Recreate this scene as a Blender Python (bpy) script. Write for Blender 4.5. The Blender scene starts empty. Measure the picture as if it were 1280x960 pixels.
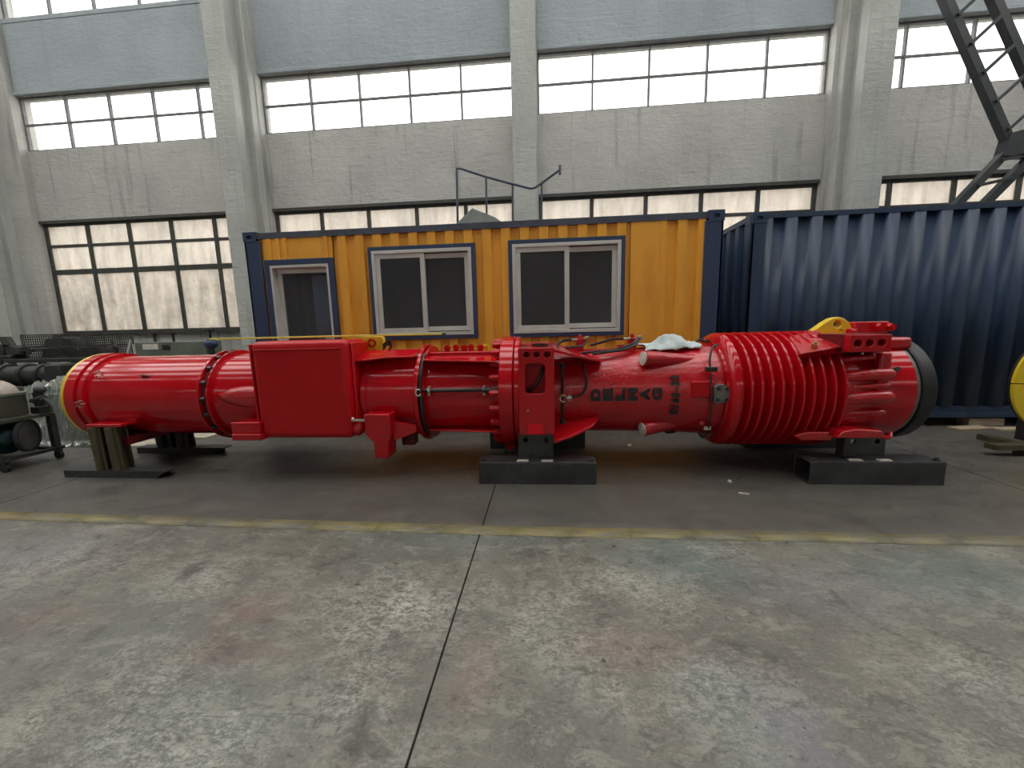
import bpy, bmesh, math, random
from mathutils import Vector, Matrix
from math import sin, cos, pi, radians
random.seed(7)
S = bpy.context.scene
C = bpy.context.collection

# ------------------------------------------------------------------ camera
CAM_H = 1.35
yaw, pitch, roll = radians(5.0827), radians(8.2544), radians(-1.3516)
fwd = Vector((-sin(yaw) * cos(pitch), cos(yaw) * cos(pitch), -sin(pitch)))
rgt = Vector((cos(yaw), sin(yaw), 0))
upv = rgt.cross(fwd)
r2 = rgt * cos(roll) + upv * sin(roll)
u2 = -rgt * sin(roll) + upv * cos(roll)
cam = bpy.data.cameras.new('camera')
cam.sensor_width = 36.0
cam.lens = 480.0 / 1280.0 * 36.0
cam.clip_end = 300
camo = bpy.data.objects.new('camera', cam)
C.objects.link(camo)
mw = Matrix((r2, u2, -fwd)).transposed().to_4x4()
mw.translation = (0, 0, CAM_H)
camo.matrix_world = mw
S.camera = camo

# ------------------------------------------------------------------ sky and exposure
S.view_settings.view_transform = 'Standard'
S.view_settings.look = 'None'
S.view_settings.gamma = 1
S.view_settings.use_curve_mapping = False
S.view_settings.exposure = 1.6
w = bpy.data.worlds.new('overcast_sky')
S.world = w
w.use_nodes = True
bg = w.node_tree.nodes['Background']
bg.inputs[0].default_value = (1.0, 0.99, 0.965, 1)
bg.inputs[1].default_value = 1.35


# ------------------------------------------------------------------ materials
def newmat(name):
    m = bpy.data.materials.new(name)
    m.use_nodes = True
    nt = m.node_tree
    p = nt.nodes['Principled BSDF']
    return m, nt, p


def N(nt, t, **kw):
    n = nt.nodes.new(t)
    for k, v in kw.items():
        if k.startswith('i_'):
            key = k[2:]
            key = int(key) if key.isdigit() else key.replace('_', ' ')
            n.inputs[key].default_value = v
        else:
            setattr(n, k, v)
    return n


def coords(nt, scale=(1, 1, 1), kind='Object'):
    tc = N(nt, 'ShaderNodeTexCoord')
    mp = N(nt, 'ShaderNodeMapping')
    mp.inputs['Scale'].default_value = scale
    nt.links.new(tc.outputs[kind], mp.inputs[0])
    return mp.outputs[0]


def noise(nt, vec, scale, detail=6, rough=.6, dist=0):
    n = N(nt, 'ShaderNodeTexNoise', i_Scale=scale, i_Detail=detail, i_Roughness=rough, i_Distortion=dist)
    nt.links.new(vec, n.inputs['Vector'])
    return n.outputs['Fac']


def ramp(nt, fac, a, b, lo=0.0, hi=1.0):
    n = N(nt, 'ShaderNodeMapRange', clamp=True)
    n.inputs[1].default_value, n.inputs[2].default_value = a, b
    n.inputs[3].default_value, n.inputs[4].default_value = lo, hi
    nt.links.new(fac, n.inputs[0])
    return n.outputs[0]


def mix(nt, fac, a, b, mode='MIX'):
    n = N(nt, 'ShaderNodeMix', data_type='RGBA', blend_type=mode)
    if isinstance(fac, (int, float)):
        n.inputs[0].default_value = fac
    else:
        nt.links.new(fac, n.inputs[0])
    for k, x in ((6, a), (7, b)):
        if isinstance(x, tuple):
            n.inputs[k].default_value = (*x, 1)
        else:
            nt.links.new(x, n.inputs[k])
    return n.outputs[2]


def mul(nt, a, b, op='MULTIPLY'):
    n = N(nt, 'ShaderNodeMath', operation=op)
    for k, x in ((0, a), (1, b)):
        if isinstance(x, (int, float)):
            n.inputs[k].default_value = x
        else:
            nt.links.new(x, n.inputs[k])
    return n.outputs[0]


def bumpn(nt, p, h, strength, dist=.01):
    b = N(nt, 'ShaderNodeBump')
    b.inputs['Strength'].default_value = strength
    b.inputs['Distance'].default_value = dist
    nt.links.new(h, b.inputs['Height'])
    nt.links.new(b.outputs[0], p.inputs['Normal'])


def mat(name, c1, c2=None, scale=3, rough=.5, metal=0, bump=0, bscale=40, coat=0, stretch=(1, 1, 1), thr=(.4, .65),
        spec=.5, bdist=.01):
    m, nt, p = newmat(name)
    p.inputs['Metallic'].default_value = metal
    p.inputs['Roughness'].default_value = rough
    p.inputs['Coat Weight'].default_value = coat
    p.inputs['Coat Roughness'].default_value = .06
    p.inputs['Specular IOR Level'].default_value = spec
    vec = coords(nt, stretch)
    if c2 is None:
        c2 = tuple(x * .8 for x in c1)
    f = ramp(nt, noise(nt, vec, scale), *thr)
    nt.links.new(mix(nt, f, tuple(c1), tuple(c2)), p.inputs['Base Color'])
    if bump:
        bumpn(nt, p, noise(nt, vec, bscale, 4), bump, bdist)
    return m


RED = mat('glossy_red_paint', (.52, .004, .011), (.45, .003, .008), 2, .13, coat=.15, spec=.45, bump=.03, bscale=4, bdist=.02)
REDC = mat('red_paint_on_rough_casting', (.52, .005, .012), (.43, .004, .009), 4, .10, coat=.3, spec=.6, bump=.45, bscale=26, bdist=.015)
REDM = mat('satin_red_paint', (.50, .003, .007), (.43, .002, .005), 2, .3, coat=0, spec=.35, bump=.1, bscale=14, bdist=.01)
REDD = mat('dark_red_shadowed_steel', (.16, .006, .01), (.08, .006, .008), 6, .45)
YEL = mat('yellow_paint', (.84, .60, .02), (.78, .52, .02), 5, .35, coat=.2)
YELS = mat('pale_yellow_paint', (.78, .72, .12), (.7, .6, .08), 5, .4)
BLACK = mat('black_paint', (.012, .012, .013), (.02, .02, .02), 20, .35)
RUB = mat('black_rubber', (.009, .010, .012), (.018, .02, .022), 8, .5, bump=.1, bscale=20)
STEEL = mat('dark_mill_steel', (.075, .078, .08), (.045, .045, .043), 5, .42, metal=.35, bump=.1, bscale=25)
STEELK = mat('black_sooty_steel', (.02, .02, .021), (.03, .028, .026), 6, .5)
OLIVE = mat('olive_brown_steel', (.11, .09, .05), (.055, .05, .032), 7, .42, metal=.3, stretch=(1, 1, .3))
ZINC = mat('zinc_plated_steel', (.62, .60, .52), (.5, .48, .4), 20, .3, metal=.8)
BRASS = mat('brass', (.6, .45, .2), (.45, .3, .1), 20, .3, metal=.9)
PALE = mat('pale_plastic_plug', (.72, .68, .60), (.55, .5, .44), 20, .5)
GREYC = mat('grey_green_cover_plate', (.2, .2, .17), (.13, .14, .12), 20, .45, metal=.3)
ALU = mat('white_aluminium_frame', (.60, .62, .58), (.54, .56, .52), 6, .35, metal=.1)
YORANGE = mat('orange_yellow_container_paint', (.86, .42, .04), (.72, .33, .03), 2.5, .45, bump=.08, bscale=12,
              stretch=(1.5, 1.5, .4), thr=(.45, .7))
NAVY = mat('navy_blue_container_paint', (.022, .045, .115), (.028, .05, .10), 3, .42, bump=.1, bscale=14, stretch=(1, 1, .3))
NAVYG = mat('weathered_blue_container_paint', (.017, .042, .098), (.034, .056, .09), 2.2, .42, bump=.12, bscale=9,
            stretch=(3, 3, .25), thr=(.42, .66))
RAILG = mat('blue_grey_rail_paint', (.07, .085, .12), (.05, .06, .085), 5, .5)
DARKFR0 = DARKFR = mat('dark_window_steel', (.06, .063, .055), (.04, .04, .035), 9, .55)
GLAREFR = mat('window_steel_glare_tinted', (.17, .175, .17), (.12, .125, .12), 9, .6)  # lighter copy of the window steel, glare put into its colour
WOOD = mat('weathered_plank', (.42, .34, .23), (.3, .23, .15), 6, .8, stretch=(.4, 5, 5))
CARD = mat('pale_cardboard', (.5, .45, .36), (.4, .35, .27), 6, .85)
CLOTH = mat('pale_grey_blue_rag', (.58, .64, .63), (.4, .48, .48), 14, .9, bump=.3, bscale=60)
LGREEN = mat('grey_green_machine_paint', (.16, .18, .14), (.11, .125, .10), 4, .45)
TEAL = mat('dark_teal_paint', (.012, .05, .055), (.008, .03, .035), 5, .4)
GREYD = mat('dark_oily_steel', (.05, .05, .045), (.025, .025, .023), 8, .5, metal=.2, bump=.2, bscale=15)
WIRE = mat('grey_wire', (.11, .11, .105), (.07, .07, .066), 9, .5, metal=.5)
BEIGE = mat('pinkish_beige_lid', (.42, .34, .29), (.33, .28, .24), 5, .3)
OLIVED = mat('dark_olive_paint', (.06, .062, .045), (.04, .042, .032), 5, .45)
BUILD = mat('pale_beige_render', (.78, .74, .68), (.68, .64, .58), 1.2, .9, stretch=(1, 1, .3))
LEAF = mat('dull_green_leaf', (.06, .10, .04), (.04, .07, .03), 6, .6)
TRUNK = mat('brown_bark', (.12, .09, .06), (.07, .05, .035), 8, .9)
TARP = mat('grey_green_tarpaulin', (.10, .115, .10), (.07, .08, .07), 8, .7)
BOOM = mat('grey_green_boom_paint', (.026, .036, .040), (.05, .052, .05), 3, .5)
CURT = mat('pale_blue_curtain', (.62, .72, .95), (.52, .62, .88), 6, .9, stretch=(8, 8, .3))
GROUND = mat('outdoor_paving', (.3, .3, .28), (.2, .2, .19), 1, .9)
ROOFM = mat('grey_roof_panel', (.42, .44, .45), (.35, .37, .38), 1, .8)


def make_wall_mat(name, a, b, c, streak=.5):
    m, nt, p = newmat(name)
    p.inputs['Roughness'].default_value = .85
    p.inputs['Specular IOR Level'].default_value = .25
    v = coords(nt)
    big = ramp(nt, noise(nt, v, .7, 5), .38, .66)
    col = mix(nt, big, a, b)
    vs = coords(nt, (1.2, 1.2, .08))
    st = mul(nt, ramp(nt, noise(nt, vs, 5, 3, .5), .58, .72), streak)
    col = mix(nt, st, col, c)
    vb = coords(nt, (1.0, 1.0, 5.0))
    band = mul(nt, ramp(nt, noise(nt, vb, 2.2, 6, .7), .55, .75), .45)
    col = mix(nt, band, col, c)
    nt.links.new(col, p.inputs['Base Color'])
    h = mul(nt, noise(nt, vb, 4, 6, .7), noise(nt, v, 12, 5), 'ADD')
    bumpn(nt, p, h, .5, .03)
    return m


WALL = make_wall_mat('whitewashed_rough_wall', (.53, .525, .49), (.43, .425, .395), (.24, .235, .215), .7)
COLM = make_wall_mat('whitewashed_concrete_column', (.50, .52, .48), (.42, .435, .40), (.29, .285, .25), .35)
BEAM = make_wall_mat('concrete_beam_shade_tinted', (.39, .435, .45), (.325, .365, .38), (.26, .29, .305), .25)  # bluish dimness of grazing window light painted into the beam colour


def make_floor_mat():
    m, nt, p = newmat('worn_painted_concrete')
    v = coords(nt)
    tc = N(nt, 'ShaderNodeTexCoord')
    sx = N(nt, 'ShaderNodeSeparateXYZ')
    nt.links.new(tc.outputs['Object'], sx.inputs[0])
    wob = noise(nt, v, 5, 6, .65)

    def spots(lst, soft=.5):
        """soft coloured spots (x, y, rx, ry, amount) of the floor, with ragged outlines"""
        tot = None
        for (x, y, rx, ry, amt) in lst:
            mp = N(nt, 'ShaderNodeMapping')
            mp.inputs['Location'].default_value = (-x / rx, -y / ry, 0)
            mp.inputs['Scale'].default_value = (1 / rx, 1 / ry, 0)
            nt.links.new(tc.outputs['Object'], mp.inputs[0])
            ln = N(nt, 'ShaderNodeVectorMath', operation='LENGTH')
            nt.links.new(mp.outputs[0], ln.inputs[0])
            d = mul(nt, ln.outputs['Value'], mul(nt, mul(nt, wob, .5, 'SUBTRACT'), 1.8), 'ADD')
            f = mul(nt, ramp(nt, d, 1.15, 1.15 - soft * 1.6), amt)
            tot = f if tot is None else mul(nt, tot, f, 'MAXIMUM')
        return tot

    # walkway (near side of the yellow line) is old worn green grey paint, bay side is bare dark concrete
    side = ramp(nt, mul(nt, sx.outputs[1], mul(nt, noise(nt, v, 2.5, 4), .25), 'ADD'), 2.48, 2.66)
    base = mix(nt, ramp(nt, noise(nt, v, 1.6, 8, .7), .36, .64), (.175, .167, .135), (.085, .081, .065))
    base = mix(nt, mul(nt, ramp(nt, noise(nt, v, 1.2, 3), .52, .66), .5), base, (.120, .142, .122))
    base = mix(nt, mul(nt, spots([(.76, 2.13, .45, .3, .8), (2.13, 2.05, .7, .3, .7), (-.5, 2.3, .8, .2, .5), (-1.2, 1.05, .5, .3, .5), (.62, 1.25, .2, .3, .6)]), .75), base, (.125, .175, .16))  # teal tint, with a blurred window reflection painted into the colour
    base = mix(nt, mul(nt, spots([(-1.48, 1.6, .2, .13, .9), (-1.39, 1.37, .3, .1, .7), (.38, 1.48, .4, .12, .7), (-.3, 1.3, .1, .2, .7), (-2.4, 1.5, .3, .15, .5)]), .55), base, (.19, .11, .095))
    base = mix(nt, mul(nt, spots([(.83, 1.13, .16, .25, .8), (-3.2, 2.02, .5, .3, .6), (1.4, 1.9, .5, .25, .5)]), .6), base, (.17, .165, .20))
    # flaked pale patches: fine ragged chips in worn zones, window glow painted in
    worn = spots([(-1.9, 1.86, .55, .22, 1), (-.75, 1.68, .6, .33, 1), (.32, 1.85, .5, .28, 1), (0, 1.5, .4, .3, .8), (-1.35, 1.0, .9, .25, .85), (-.8, 1.25, .3, .3, .7),
                  (.5, 1.3, .5, .25, .6), (-3.0, 1.9, .8, .4, .55), (1.7, 1.4, .9, .35, .45), (2.4, 1.8, .8, .3, .4)], .6)
    worn = mul(nt, mul(nt, worn, ramp(nt, noise(nt, v, 2.2, 5), .35, .65), 'MULTIPLY'), mul(nt, ramp(nt, noise(nt, v, 1.4, 4), .56, .70), .5), 'MAXIMUM')
    f1 = ramp(nt, noise(nt, coords(nt, (1, 1.7, 1)), 17, 12, .76, .3), .47, .56)
    f2 = ramp(nt, noise(nt, coords(nt, (1, 1.5, 1)), 46, 9, .78, .2), .48, .60)
    f3 = ramp(nt, noise(nt, coords(nt, (.8, 1.6, 1)), 7, 12, .78, .45), .535, .575)
    base = mix(nt, mul(nt, mul(nt, f1, worn), .95), base, (.42, .405, .345))
    base = mix(nt, mul(nt, mul(nt, f2, mul(nt, worn, .12, 'ADD')), .85), base, (.50, .48, .42))
    base = mix(nt, mul(nt, f3, .6), base, (.255, .25, .205))
    # dark grime: broad, chips, scuffs along two diagonals
    g = ramp(nt, noise(nt, coords(nt, (1, 1.5, 1)), 6, 12, .76, .5), .46, .37)
    base = mix(nt, mul(nt, g, .7), base, (.058, .055, .043))
    dk = ramp(nt, noise(nt, v, 30, 9, .8, .2), .44, .35)
    base = mix(nt, mul(nt, dk, .85), base, (.040, .038, .03))
    for ang, sc_, lo in ((-38, 3.0, .615), (28, 2.4, .63)):
        mp = N(nt, 'ShaderNodeMapping')
        mp.inputs['Rotation'].default_value = (0, 0, radians(ang))
        mp.inputs['Scale'].default_value = (1, 14, 1)
        nt.links.new(tc.outputs['Object'], mp.inputs[0])
        sc = ramp(nt, noise(nt, mp.outputs[0], sc_, 8, .72), lo, lo + .06)
        base = mix(nt, mul(nt, sc, .7), base, (.045, .043, .035))
    # oil spots and old spills
    vo = N(nt, 'ShaderNodeTexVoronoi', i_Scale=3.3)
    nt.links.new(coords(nt, (1, 1.25, 1)), vo.inputs['Vector'])
    spot = ramp(nt, mul(nt, vo.outputs['Distance'], mul(nt, noise(nt, v, 28, 5), .2), 'ADD'), .148, .125)
    base = mix(nt, mul(nt, spot, .85), base, (.03, .028, .024))
    old = mul(nt, spots([(-2.05, 1.89, .07, .12, 1), (-.65, 1.07, .05, .16, .9), (.12, 2.34, .06, .08, .9), (.23, 2.1, .05, .05, .9), (.65, 2.12, .06, .05, .8)], .5),
              ramp(nt, noise(nt, v, 22, 6, .7), .36, .52))
    base = mix(nt, mul(nt, old, .8), base, (.045, .042, .034))
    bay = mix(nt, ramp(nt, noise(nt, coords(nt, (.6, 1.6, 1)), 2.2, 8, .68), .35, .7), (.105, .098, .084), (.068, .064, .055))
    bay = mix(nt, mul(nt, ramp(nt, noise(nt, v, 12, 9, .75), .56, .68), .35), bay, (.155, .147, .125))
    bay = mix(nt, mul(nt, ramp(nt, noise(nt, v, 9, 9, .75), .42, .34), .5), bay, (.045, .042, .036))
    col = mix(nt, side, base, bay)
    nt.links.new(col, p.inputs['Base Color'])
    r = ramp(nt, noise(nt, v, 5, 6), .3, .7, .26, .5)
    nt.links.new(r, p.inputs['Roughness'])
    p.inputs['Specular IOR Level'].default_value = .5
    bumpn(nt, p, mul(nt, mul(nt, f1, f3, 'ADD'), mul(nt, dk, -1.0), 'ADD'), .22, .003)
    return m


FLOOR = make_floor_mat()


def make_line_mat():
    m, nt, p = newmat('worn_yellow_floor_paint')
    p.inputs['Roughness'].default_value = .55
    v = coords(nt)
    a = mix(nt, ramp(nt, noise(nt, coords(nt, (.6, 3, 1)), 5, 9, .75), .40, .60), (.27, .225, .085), (.135, .13, .10))
    a = mix(nt, ramp(nt, noise(nt, coords(nt, (.25, 1, 1)), 1.3, 3), .52, .68), a, (.20, .145, .075))
    a = mix(nt, mul(nt, ramp(nt, noise(nt, coords(nt, (.5, 1, 1)), .9, 4), .45, .62), .6), a, (.13, .128, .105))
    nt.links.new(a, p.inputs['Base Color'])
    return m


LINE = make_line_mat()


def make_glass(name, tint, gloss=.08, dirt=0.0, dirtcol=(.6, .56, .5), rough=.03, thr=(.35, .65), trans=.5):
    """thin pane: see-through tinted glass, a little mirror reflection, and a film of dirt that scatters light"""
    m = bpy.data.materials.new(name)
    m.use_nodes = True
    nt = m.node_tree
    nt.nodes.clear()
    out = N(nt, 'ShaderNodeOutputMaterial')
    tr = N(nt, 'ShaderNodeBsdfTransparent')
    tr.inputs[0].default_value = (*tint, 1)
    gl = N(nt, 'ShaderNodeBsdfGlossy')
    gl.inputs['Roughness'].default_value = rough
    lw = N(nt, 'ShaderNodeLayerWeight', i_Blend=.5)
    p5 = mul(nt, lw.outputs['Facing'], 5.0, 'POWER')
    mx = N(nt, 'ShaderNodeMixShader')
    nt.links.new(mul(nt, mul(nt, p5, .9), gloss, 'ADD'), mx.inputs[0])
    nt.links.new(tr.outputs[0], mx.inputs[1])
    nt.links.new(gl.outputs[0], mx.inputs[2])
    res = mx.outputs[0]
    if dirt:
        d = N(nt, 'ShaderNodeBsdfDiffuse')
        t = N(nt, 'ShaderNodeBsdfTranslucent')
        vs = coords(nt, (1.5, 1.5, .35))
        c = mix(nt, ramp(nt, noise(nt, vs, 3.5, 5), .4, .65), dirtcol, tuple(x * .72 for x in dirtcol))
        nt.links.new(c, d.inputs[0])
        nt.links.new(c, t.inputs[0])
        m1 = N(nt, 'ShaderNodeMixShader', i_0=trans)
        nt.links.new(d.outputs[0], m1.inputs[1])
        nt.links.new(t.outputs[0], m1.inputs[2])
        m2 = N(nt, 'ShaderNodeMixShader')
        v = coords(nt)
        f = ramp(nt, noise(nt, v, 2.3, 7, .7), thr[0], thr[1], dirt * .55, dirt)
        nt.links.new(f, m2.inputs[0])
        nt.links.new(res, m2.inputs[1])
        nt.links.new(m1.outputs[0], m2.inputs[2])
        res = m2.outputs[0]
    nt.links.new(res, out.inputs[0])
    return m


GCLEAR = make_glass('clear_window_glass', (.97, .97, .97), .04)
GDIRTY = make_glass('dirty_window_glass', (.55, .525, .49), .03, .70, (.84, .79, .73), thr=(.3, .62), trans=.75)
GDARK = make_glass('dark_office_glass', (.62, .64, .66), .08, .16, (.20, .215, .25), trans=.2)
PLASTIC = make_glass('crumpled_clear_plastic', (.88, .91, .88), .3, .34, (.80, .84, .78), .06)


# ------------------------------------------------------------------ mesh builder
class B:
    def __init__(s):
        s.v, s.f = [], []

    def add(s, vs, fs):
        o = len(s.v)
        s.v += [tuple(x) for x in vs]
        s.f += [tuple(i + o for i in f) for f in fs]
        return s

    def box(s, x0, x1, y0, y1, z0, z1):
        return s.add([(x0, y0, z0), (x1, y0, z0), (x1, y1, z0), (x0, y1, z0), (x0, y0, z1), (x1, y0, z1), (x1, y1, z1), (x0, y1, z1)],
                     [(0, 3, 2, 1), (4, 5, 6, 7), (0, 1, 5, 4), (1, 2, 6, 5), (2, 3, 7, 6), (3, 0, 4, 7)])

    def beam(s, p0, p1, w, h, up=(0, 0, 1)):
        p0, p1 = Vector(p0), Vector(p1)
        d = (p1 - p0).normalized()
        u = Vector(up)
        a = d.cross(u)
        if a.length < 1e-4:
            a = d.cross(Vector((0, 1, 0)))
        a.normalize()
        b = a.cross(d).normalized()
        q = []
        for p in (p0, p1):
            for i, j in ((-1, -1), (1, -1), (1, 1), (-1, 1)):
                q.append(p + a * (i * w / 2) + b * (j * h / 2))
        return s.add(q, [(0, 3, 2, 1), (4, 5, 6, 7), (0, 1, 5, 4), (1, 2, 6, 5), (2, 3, 7, 6), (3, 0, 4, 7)])

    def lathe(s, prof, cy, cz, n=96):
        """profile (x, r) spun about a line along X through (cy, cz)"""
        vs, fs = [], []
        for (x, r) in prof:
            for k in range(n):
                a = 2 * pi * k / n
                vs.append((x, cy + r * cos(a), cz + r * sin(a)))
        m = len(prof)
        for i in range(m - 1):
            for k in range(n):
                k2 = (k + 1) % n
                fs.append((i * n + k, i * n + k2, (i + 1) * n + k2, (i + 1) * n + k))
        return s.add(vs, fs)

    def cyl(s, p0, p1, r0, r1=None, n=16, caps=True):
        r1 = r0 if r1 is None else r1
        p0, p1 = Vector(p0), Vector(p1)
        d = (p1 - p0).normalized()
        a = d.orthogonal().normalized()
        b = d.cross(a)
        vs = []
        for p, r in ((p0, r0), (p1, r1)):
            for k in range(n):
                t = 2 * pi * k / n
                vs.append(p + a * (r * cos(t)) + b * (r * sin(t)))
        fs = [(k, (k + 1) % n, n + (k + 1) % n, n + k) for k in range(n)]
        if caps:
            fs += [tuple(range(n - 1, -1, -1)), tuple(range(n, 2 * n))]
        return s.add(vs, fs)

    def tube(s, pts, r, n=8, sub=6, smooth=True):
        P = [Vector(p) for p in pts]
        if smooth and len(P) > 2:
            Q = [P[0] * 2 - P[1]] + P + [P[-1] * 2 - P[-2]]
            R = []
            for i in range(1, len(Q) - 2):
                for k in range(sub):
                    t = k / sub
                    a, b, c, d = Q[i - 1], Q[i], Q[i + 1], Q[i + 2]
                    R.append(.5 * ((2 * b) + (c - a) * t + (2 * a - 5 * b + 4 * c - d) * t * t + (3 * b - a - 3 * c + d) * t ** 3))
            R.append(P[-1])
            P = R
        vs, fs = [], []
        a = None
        for i, p in enumerate(P):
            d = (P[min(i + 1, len(P) - 1)] - P[max(i - 1, 0)]).normalized()
            if a is None:
                a = d.orthogonal().normalized()
            a = (a - d * a.dot(d)).normalized()
            b = d.cross(a)
            for k in range(n):
                t = 2 * pi * k / n
                vs.append(p + a * (r * cos(t)) + b * (r * sin(t)))
        for i in range(len(P) - 1):
            for k in range(n):
                k2 = (k + 1) % n
                fs.append((i * n + k, i * n + k2, (i + 1) * n + k2, (i + 1) * n + k))
        m = len(P) - 1
        fs += [tuple(range(n - 1, -1, -1)), tuple(m * n + k for k in range(n))]
        return s.add(vs, fs)

    def prism(s, poly, a0, a1, ax='y'):
        """2D polygon extruded along an axis: ax='y' -> (x,z), 'x' -> (y,z), 'z' -> (x,y)"""
        n = len(poly)
        vs = []
        for t in (a0, a1):
            for (u, v) in poly:
                vs.append({'y': (u, t, v), 'x': (t, u, v), 'z': (u, v, t)}[ax])
        fs = [tuple(range(n)), tuple(range(2 * n - 1, n - 1, -1))]
        fs += [(i, n + i, n + (i + 1) % n, (i + 1) % n) for i in range(n)]
        return s.add(vs, fs)

    def ell(s, c, r, n=20, m=12, rot=None):
        c = Vector(c)
        vs, fs = [], []
        for i in range(m + 1):
            t = pi * i / m
            for k in range(n):
                a = 2 * pi * k / n
                q = Vector((r[0] * sin(t) * cos(a), r[1] * sin(t) * sin(a), r[2] * cos(t)))
                if rot:
                    q = rot @ q
                vs.append(c + q)
        for i in range(m):
            for k in range(n):
                k2 = (k + 1) % n
                fs.append((i * n + k, (i + 1) * n + k, (i + 1) * n + k2, i * n + k2))
        return s.add(vs, fs)

    def plate(s, outline, holes, a0, a1, ax='y'):
        """flat plate with real holes"""
        bm = bmesh.new()
        es = []
        for loop in [outline] + holes:
            vv = [bm.verts.new((u, v, 0)) for (u, v) in loop]
            es += [bm.edges.new((vv[i], vv[(i + 1) % len(vv)])) for i in range(len(vv))]
        bmesh.ops.triangle_fill(bm, use_beauty=True, use_dissolve=False, edges=es)
        bm.verts.index_update()
        pts = [(q.co.x, q.co.y) for q in bm.verts]
        tris = [[q.index for q in f.verts] for f in bm.faces]
        edges = [(e.verts[0].index, e.verts[1].index) for e in bm.edges if len(e.link_faces) == 1]
        bm.free()
        n = len(pts)
        vs = []
        for t in (a0, a1):
            for (u, v) in pts:
                vs.append({'y': (u, t, v), 'x': (t, u, v), 'z': (u, v, t)}[ax])
        fs = [tuple(t) for t in tris] + [tuple(i + n for i in reversed(t)) for t in tris]
        fs += [(a, b, b + n, a + n) for a, b in edges]
        return s.add(vs, fs)

    def mesh(s, name, m, off=(0, 0, 0), ang=35):
        me = bpy.data.meshes.new(name)
        ox, oy, oz = off
        me.from_pydata([(a - ox, b - oy, c - oz) for a, b, c in s.v], [], s.f)
        bm = bmesh.new()
        bm.from_mesh(me)
        bmesh.ops.recalc_face_normals(bm, faces=bm.faces)
        bm.to_mesh(me)
        bm.free()
        if ang > 0:
            me.shade_smooth()
            me.set_sharp_from_angle(angle=radians(ang))
        else:
            me.shade_flat()
        me.materials.append(m)
        return me

    def build(s, name, m, parent=None, bev=0, seg=2, solid=0, ang=35, kind=None, label=None):
        off = (0, 0, 0)
        if parent is not None:
            q = parent
            o = Vector((0, 0, 0))
            while q is not None:
                o += q.location
                q = q.parent
            off = tuple(o)
        o = bpy.data.objects.new(name, s.mesh(name, m, off, ang))
        C.objects.link(o)
        if parent is not None:
            o.parent = parent
        if solid:
            md = o.modifiers.new('thickness', 'SOLIDIFY')
            md.thickness = solid
            md.offset = 0
        if bev:
            md = o.modifiers.new('edge', 'BEVEL')
            md.width = bev
            md.segments = seg
            md.limit_method = 'ANGLE'
            md.angle_limit = radians(35)
        if kind:
            o['kind'] = kind
        if label:
            o['label'] = label
        return o


def circ(u, v, r, n=18):
    return [(u + r * cos(2 * pi * k / n), v + r * sin(2 * pi * k / n)) for k in range(n)]


def thing(name, label, cat, loc, group=None, rot=0):
    o = bpy.data.objects.new(name, None)
    o.empty_display_size = .1
    C.objects.link(o)
    o.location = loc
    o.rotation_euler = (0, 0, rot)
    o['label'] = label
    o['category'] = cat
    if group:
        o['group'] = group
    return o


def tag(o, label, cat, group=None):
    o['label'] = label
    o['category'] = cat
    if group:
        o['group'] = group
    return o


def struct(o, label=None):
    o['kind'] = 'structure'
    if label:
        o['label'] = label
    return o


def copy_tree(o, parent=None):
    c = o.copy()
    C.objects.link(c)
    if parent is not None:
        c.parent = parent
    for ch in list(o.children):
        copy_tree(ch, c)
    return c


# ================================================================== SETTING
X0, X1, YB, YF, ROOF = -21.0, 21.0, 8.0, -13.0, 10.4
# ---- floor: slabs divided by sawn joints
fl = bpy.data.objects.new('floor', None)
C.objects.link(fl)
struct(fl, 'worn grey green painted concrete workshop floor with dark oil spots')
joints = [X0, -8.7, -4.55, -.448, 3.72, 7.85, X1]
for i in range(len(joints) - 1):
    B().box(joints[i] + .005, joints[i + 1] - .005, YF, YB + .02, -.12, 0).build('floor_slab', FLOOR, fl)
B().box(X0, X1, YF, YB, -.3, -.022).build('joint_bed', BLACK, fl, label='dark bottom of the floor joints')
lp = [(-12, 2.52), (-4.04, 2.455), (-.24, 2.405), (2.9, 2.42), (8, 2.47)]
ln = B()
for (a, b) in zip(lp[:-1], lp[1:]):
    n = 8
    for k in range(n):
        xa, xb = a[0] + (b[0] - a[0]) * k / n, a[0] + (b[0] - a[0]) * (k + 1) / n
        ya, yb = a[1] + (b[1] - a[1]) * k / n, a[1] + (b[1] - a[1]) * (k + 1) / n
        wd = .062
        ln.add([(xa, ya - wd, .0012), (xb, yb - wd, .0012), (xb, yb + wd, .0012), (xa, ya + wd, .0012)], [(0, 1, 2, 3)])
ln.build('yellow_line', LINE, fl, solid=.001, label='worn yellow painted line across the floor')

# ---- back wall with three rows of windows
OPEN = [(-17.2, -12.35), (-11.28, -6.5), (-5.72, -.56), (-.10, 5.14), (5.86, 11.0), (11.9, 17.0)]
ROWS = [(1.455, 3.93), (5.43, 6.52), (8.0, 9.2)]
YS = 8.13
wb = B()
zs = [0] + [z for r in ROWS for z in r] + [ROOF]
xs = [X0] + [x for o in OPEN for x in o] + [X1]
for i in range(len(xs) - 1):
    if i % 2 == 0:
        wb.box(xs[i], xs[i + 1], YB, YB + .36, 0, ROOF)
    else:
        for j in range(0, len(zs) - 1, 2):
            wb.box(xs[i], xs[i + 1], YS, YB + .36, zs[j], zs[j + 1])
WB = struct(wb.build('wall_back', WALL), 'rough whitewashed back wall of the hall with rows of windows')

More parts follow.
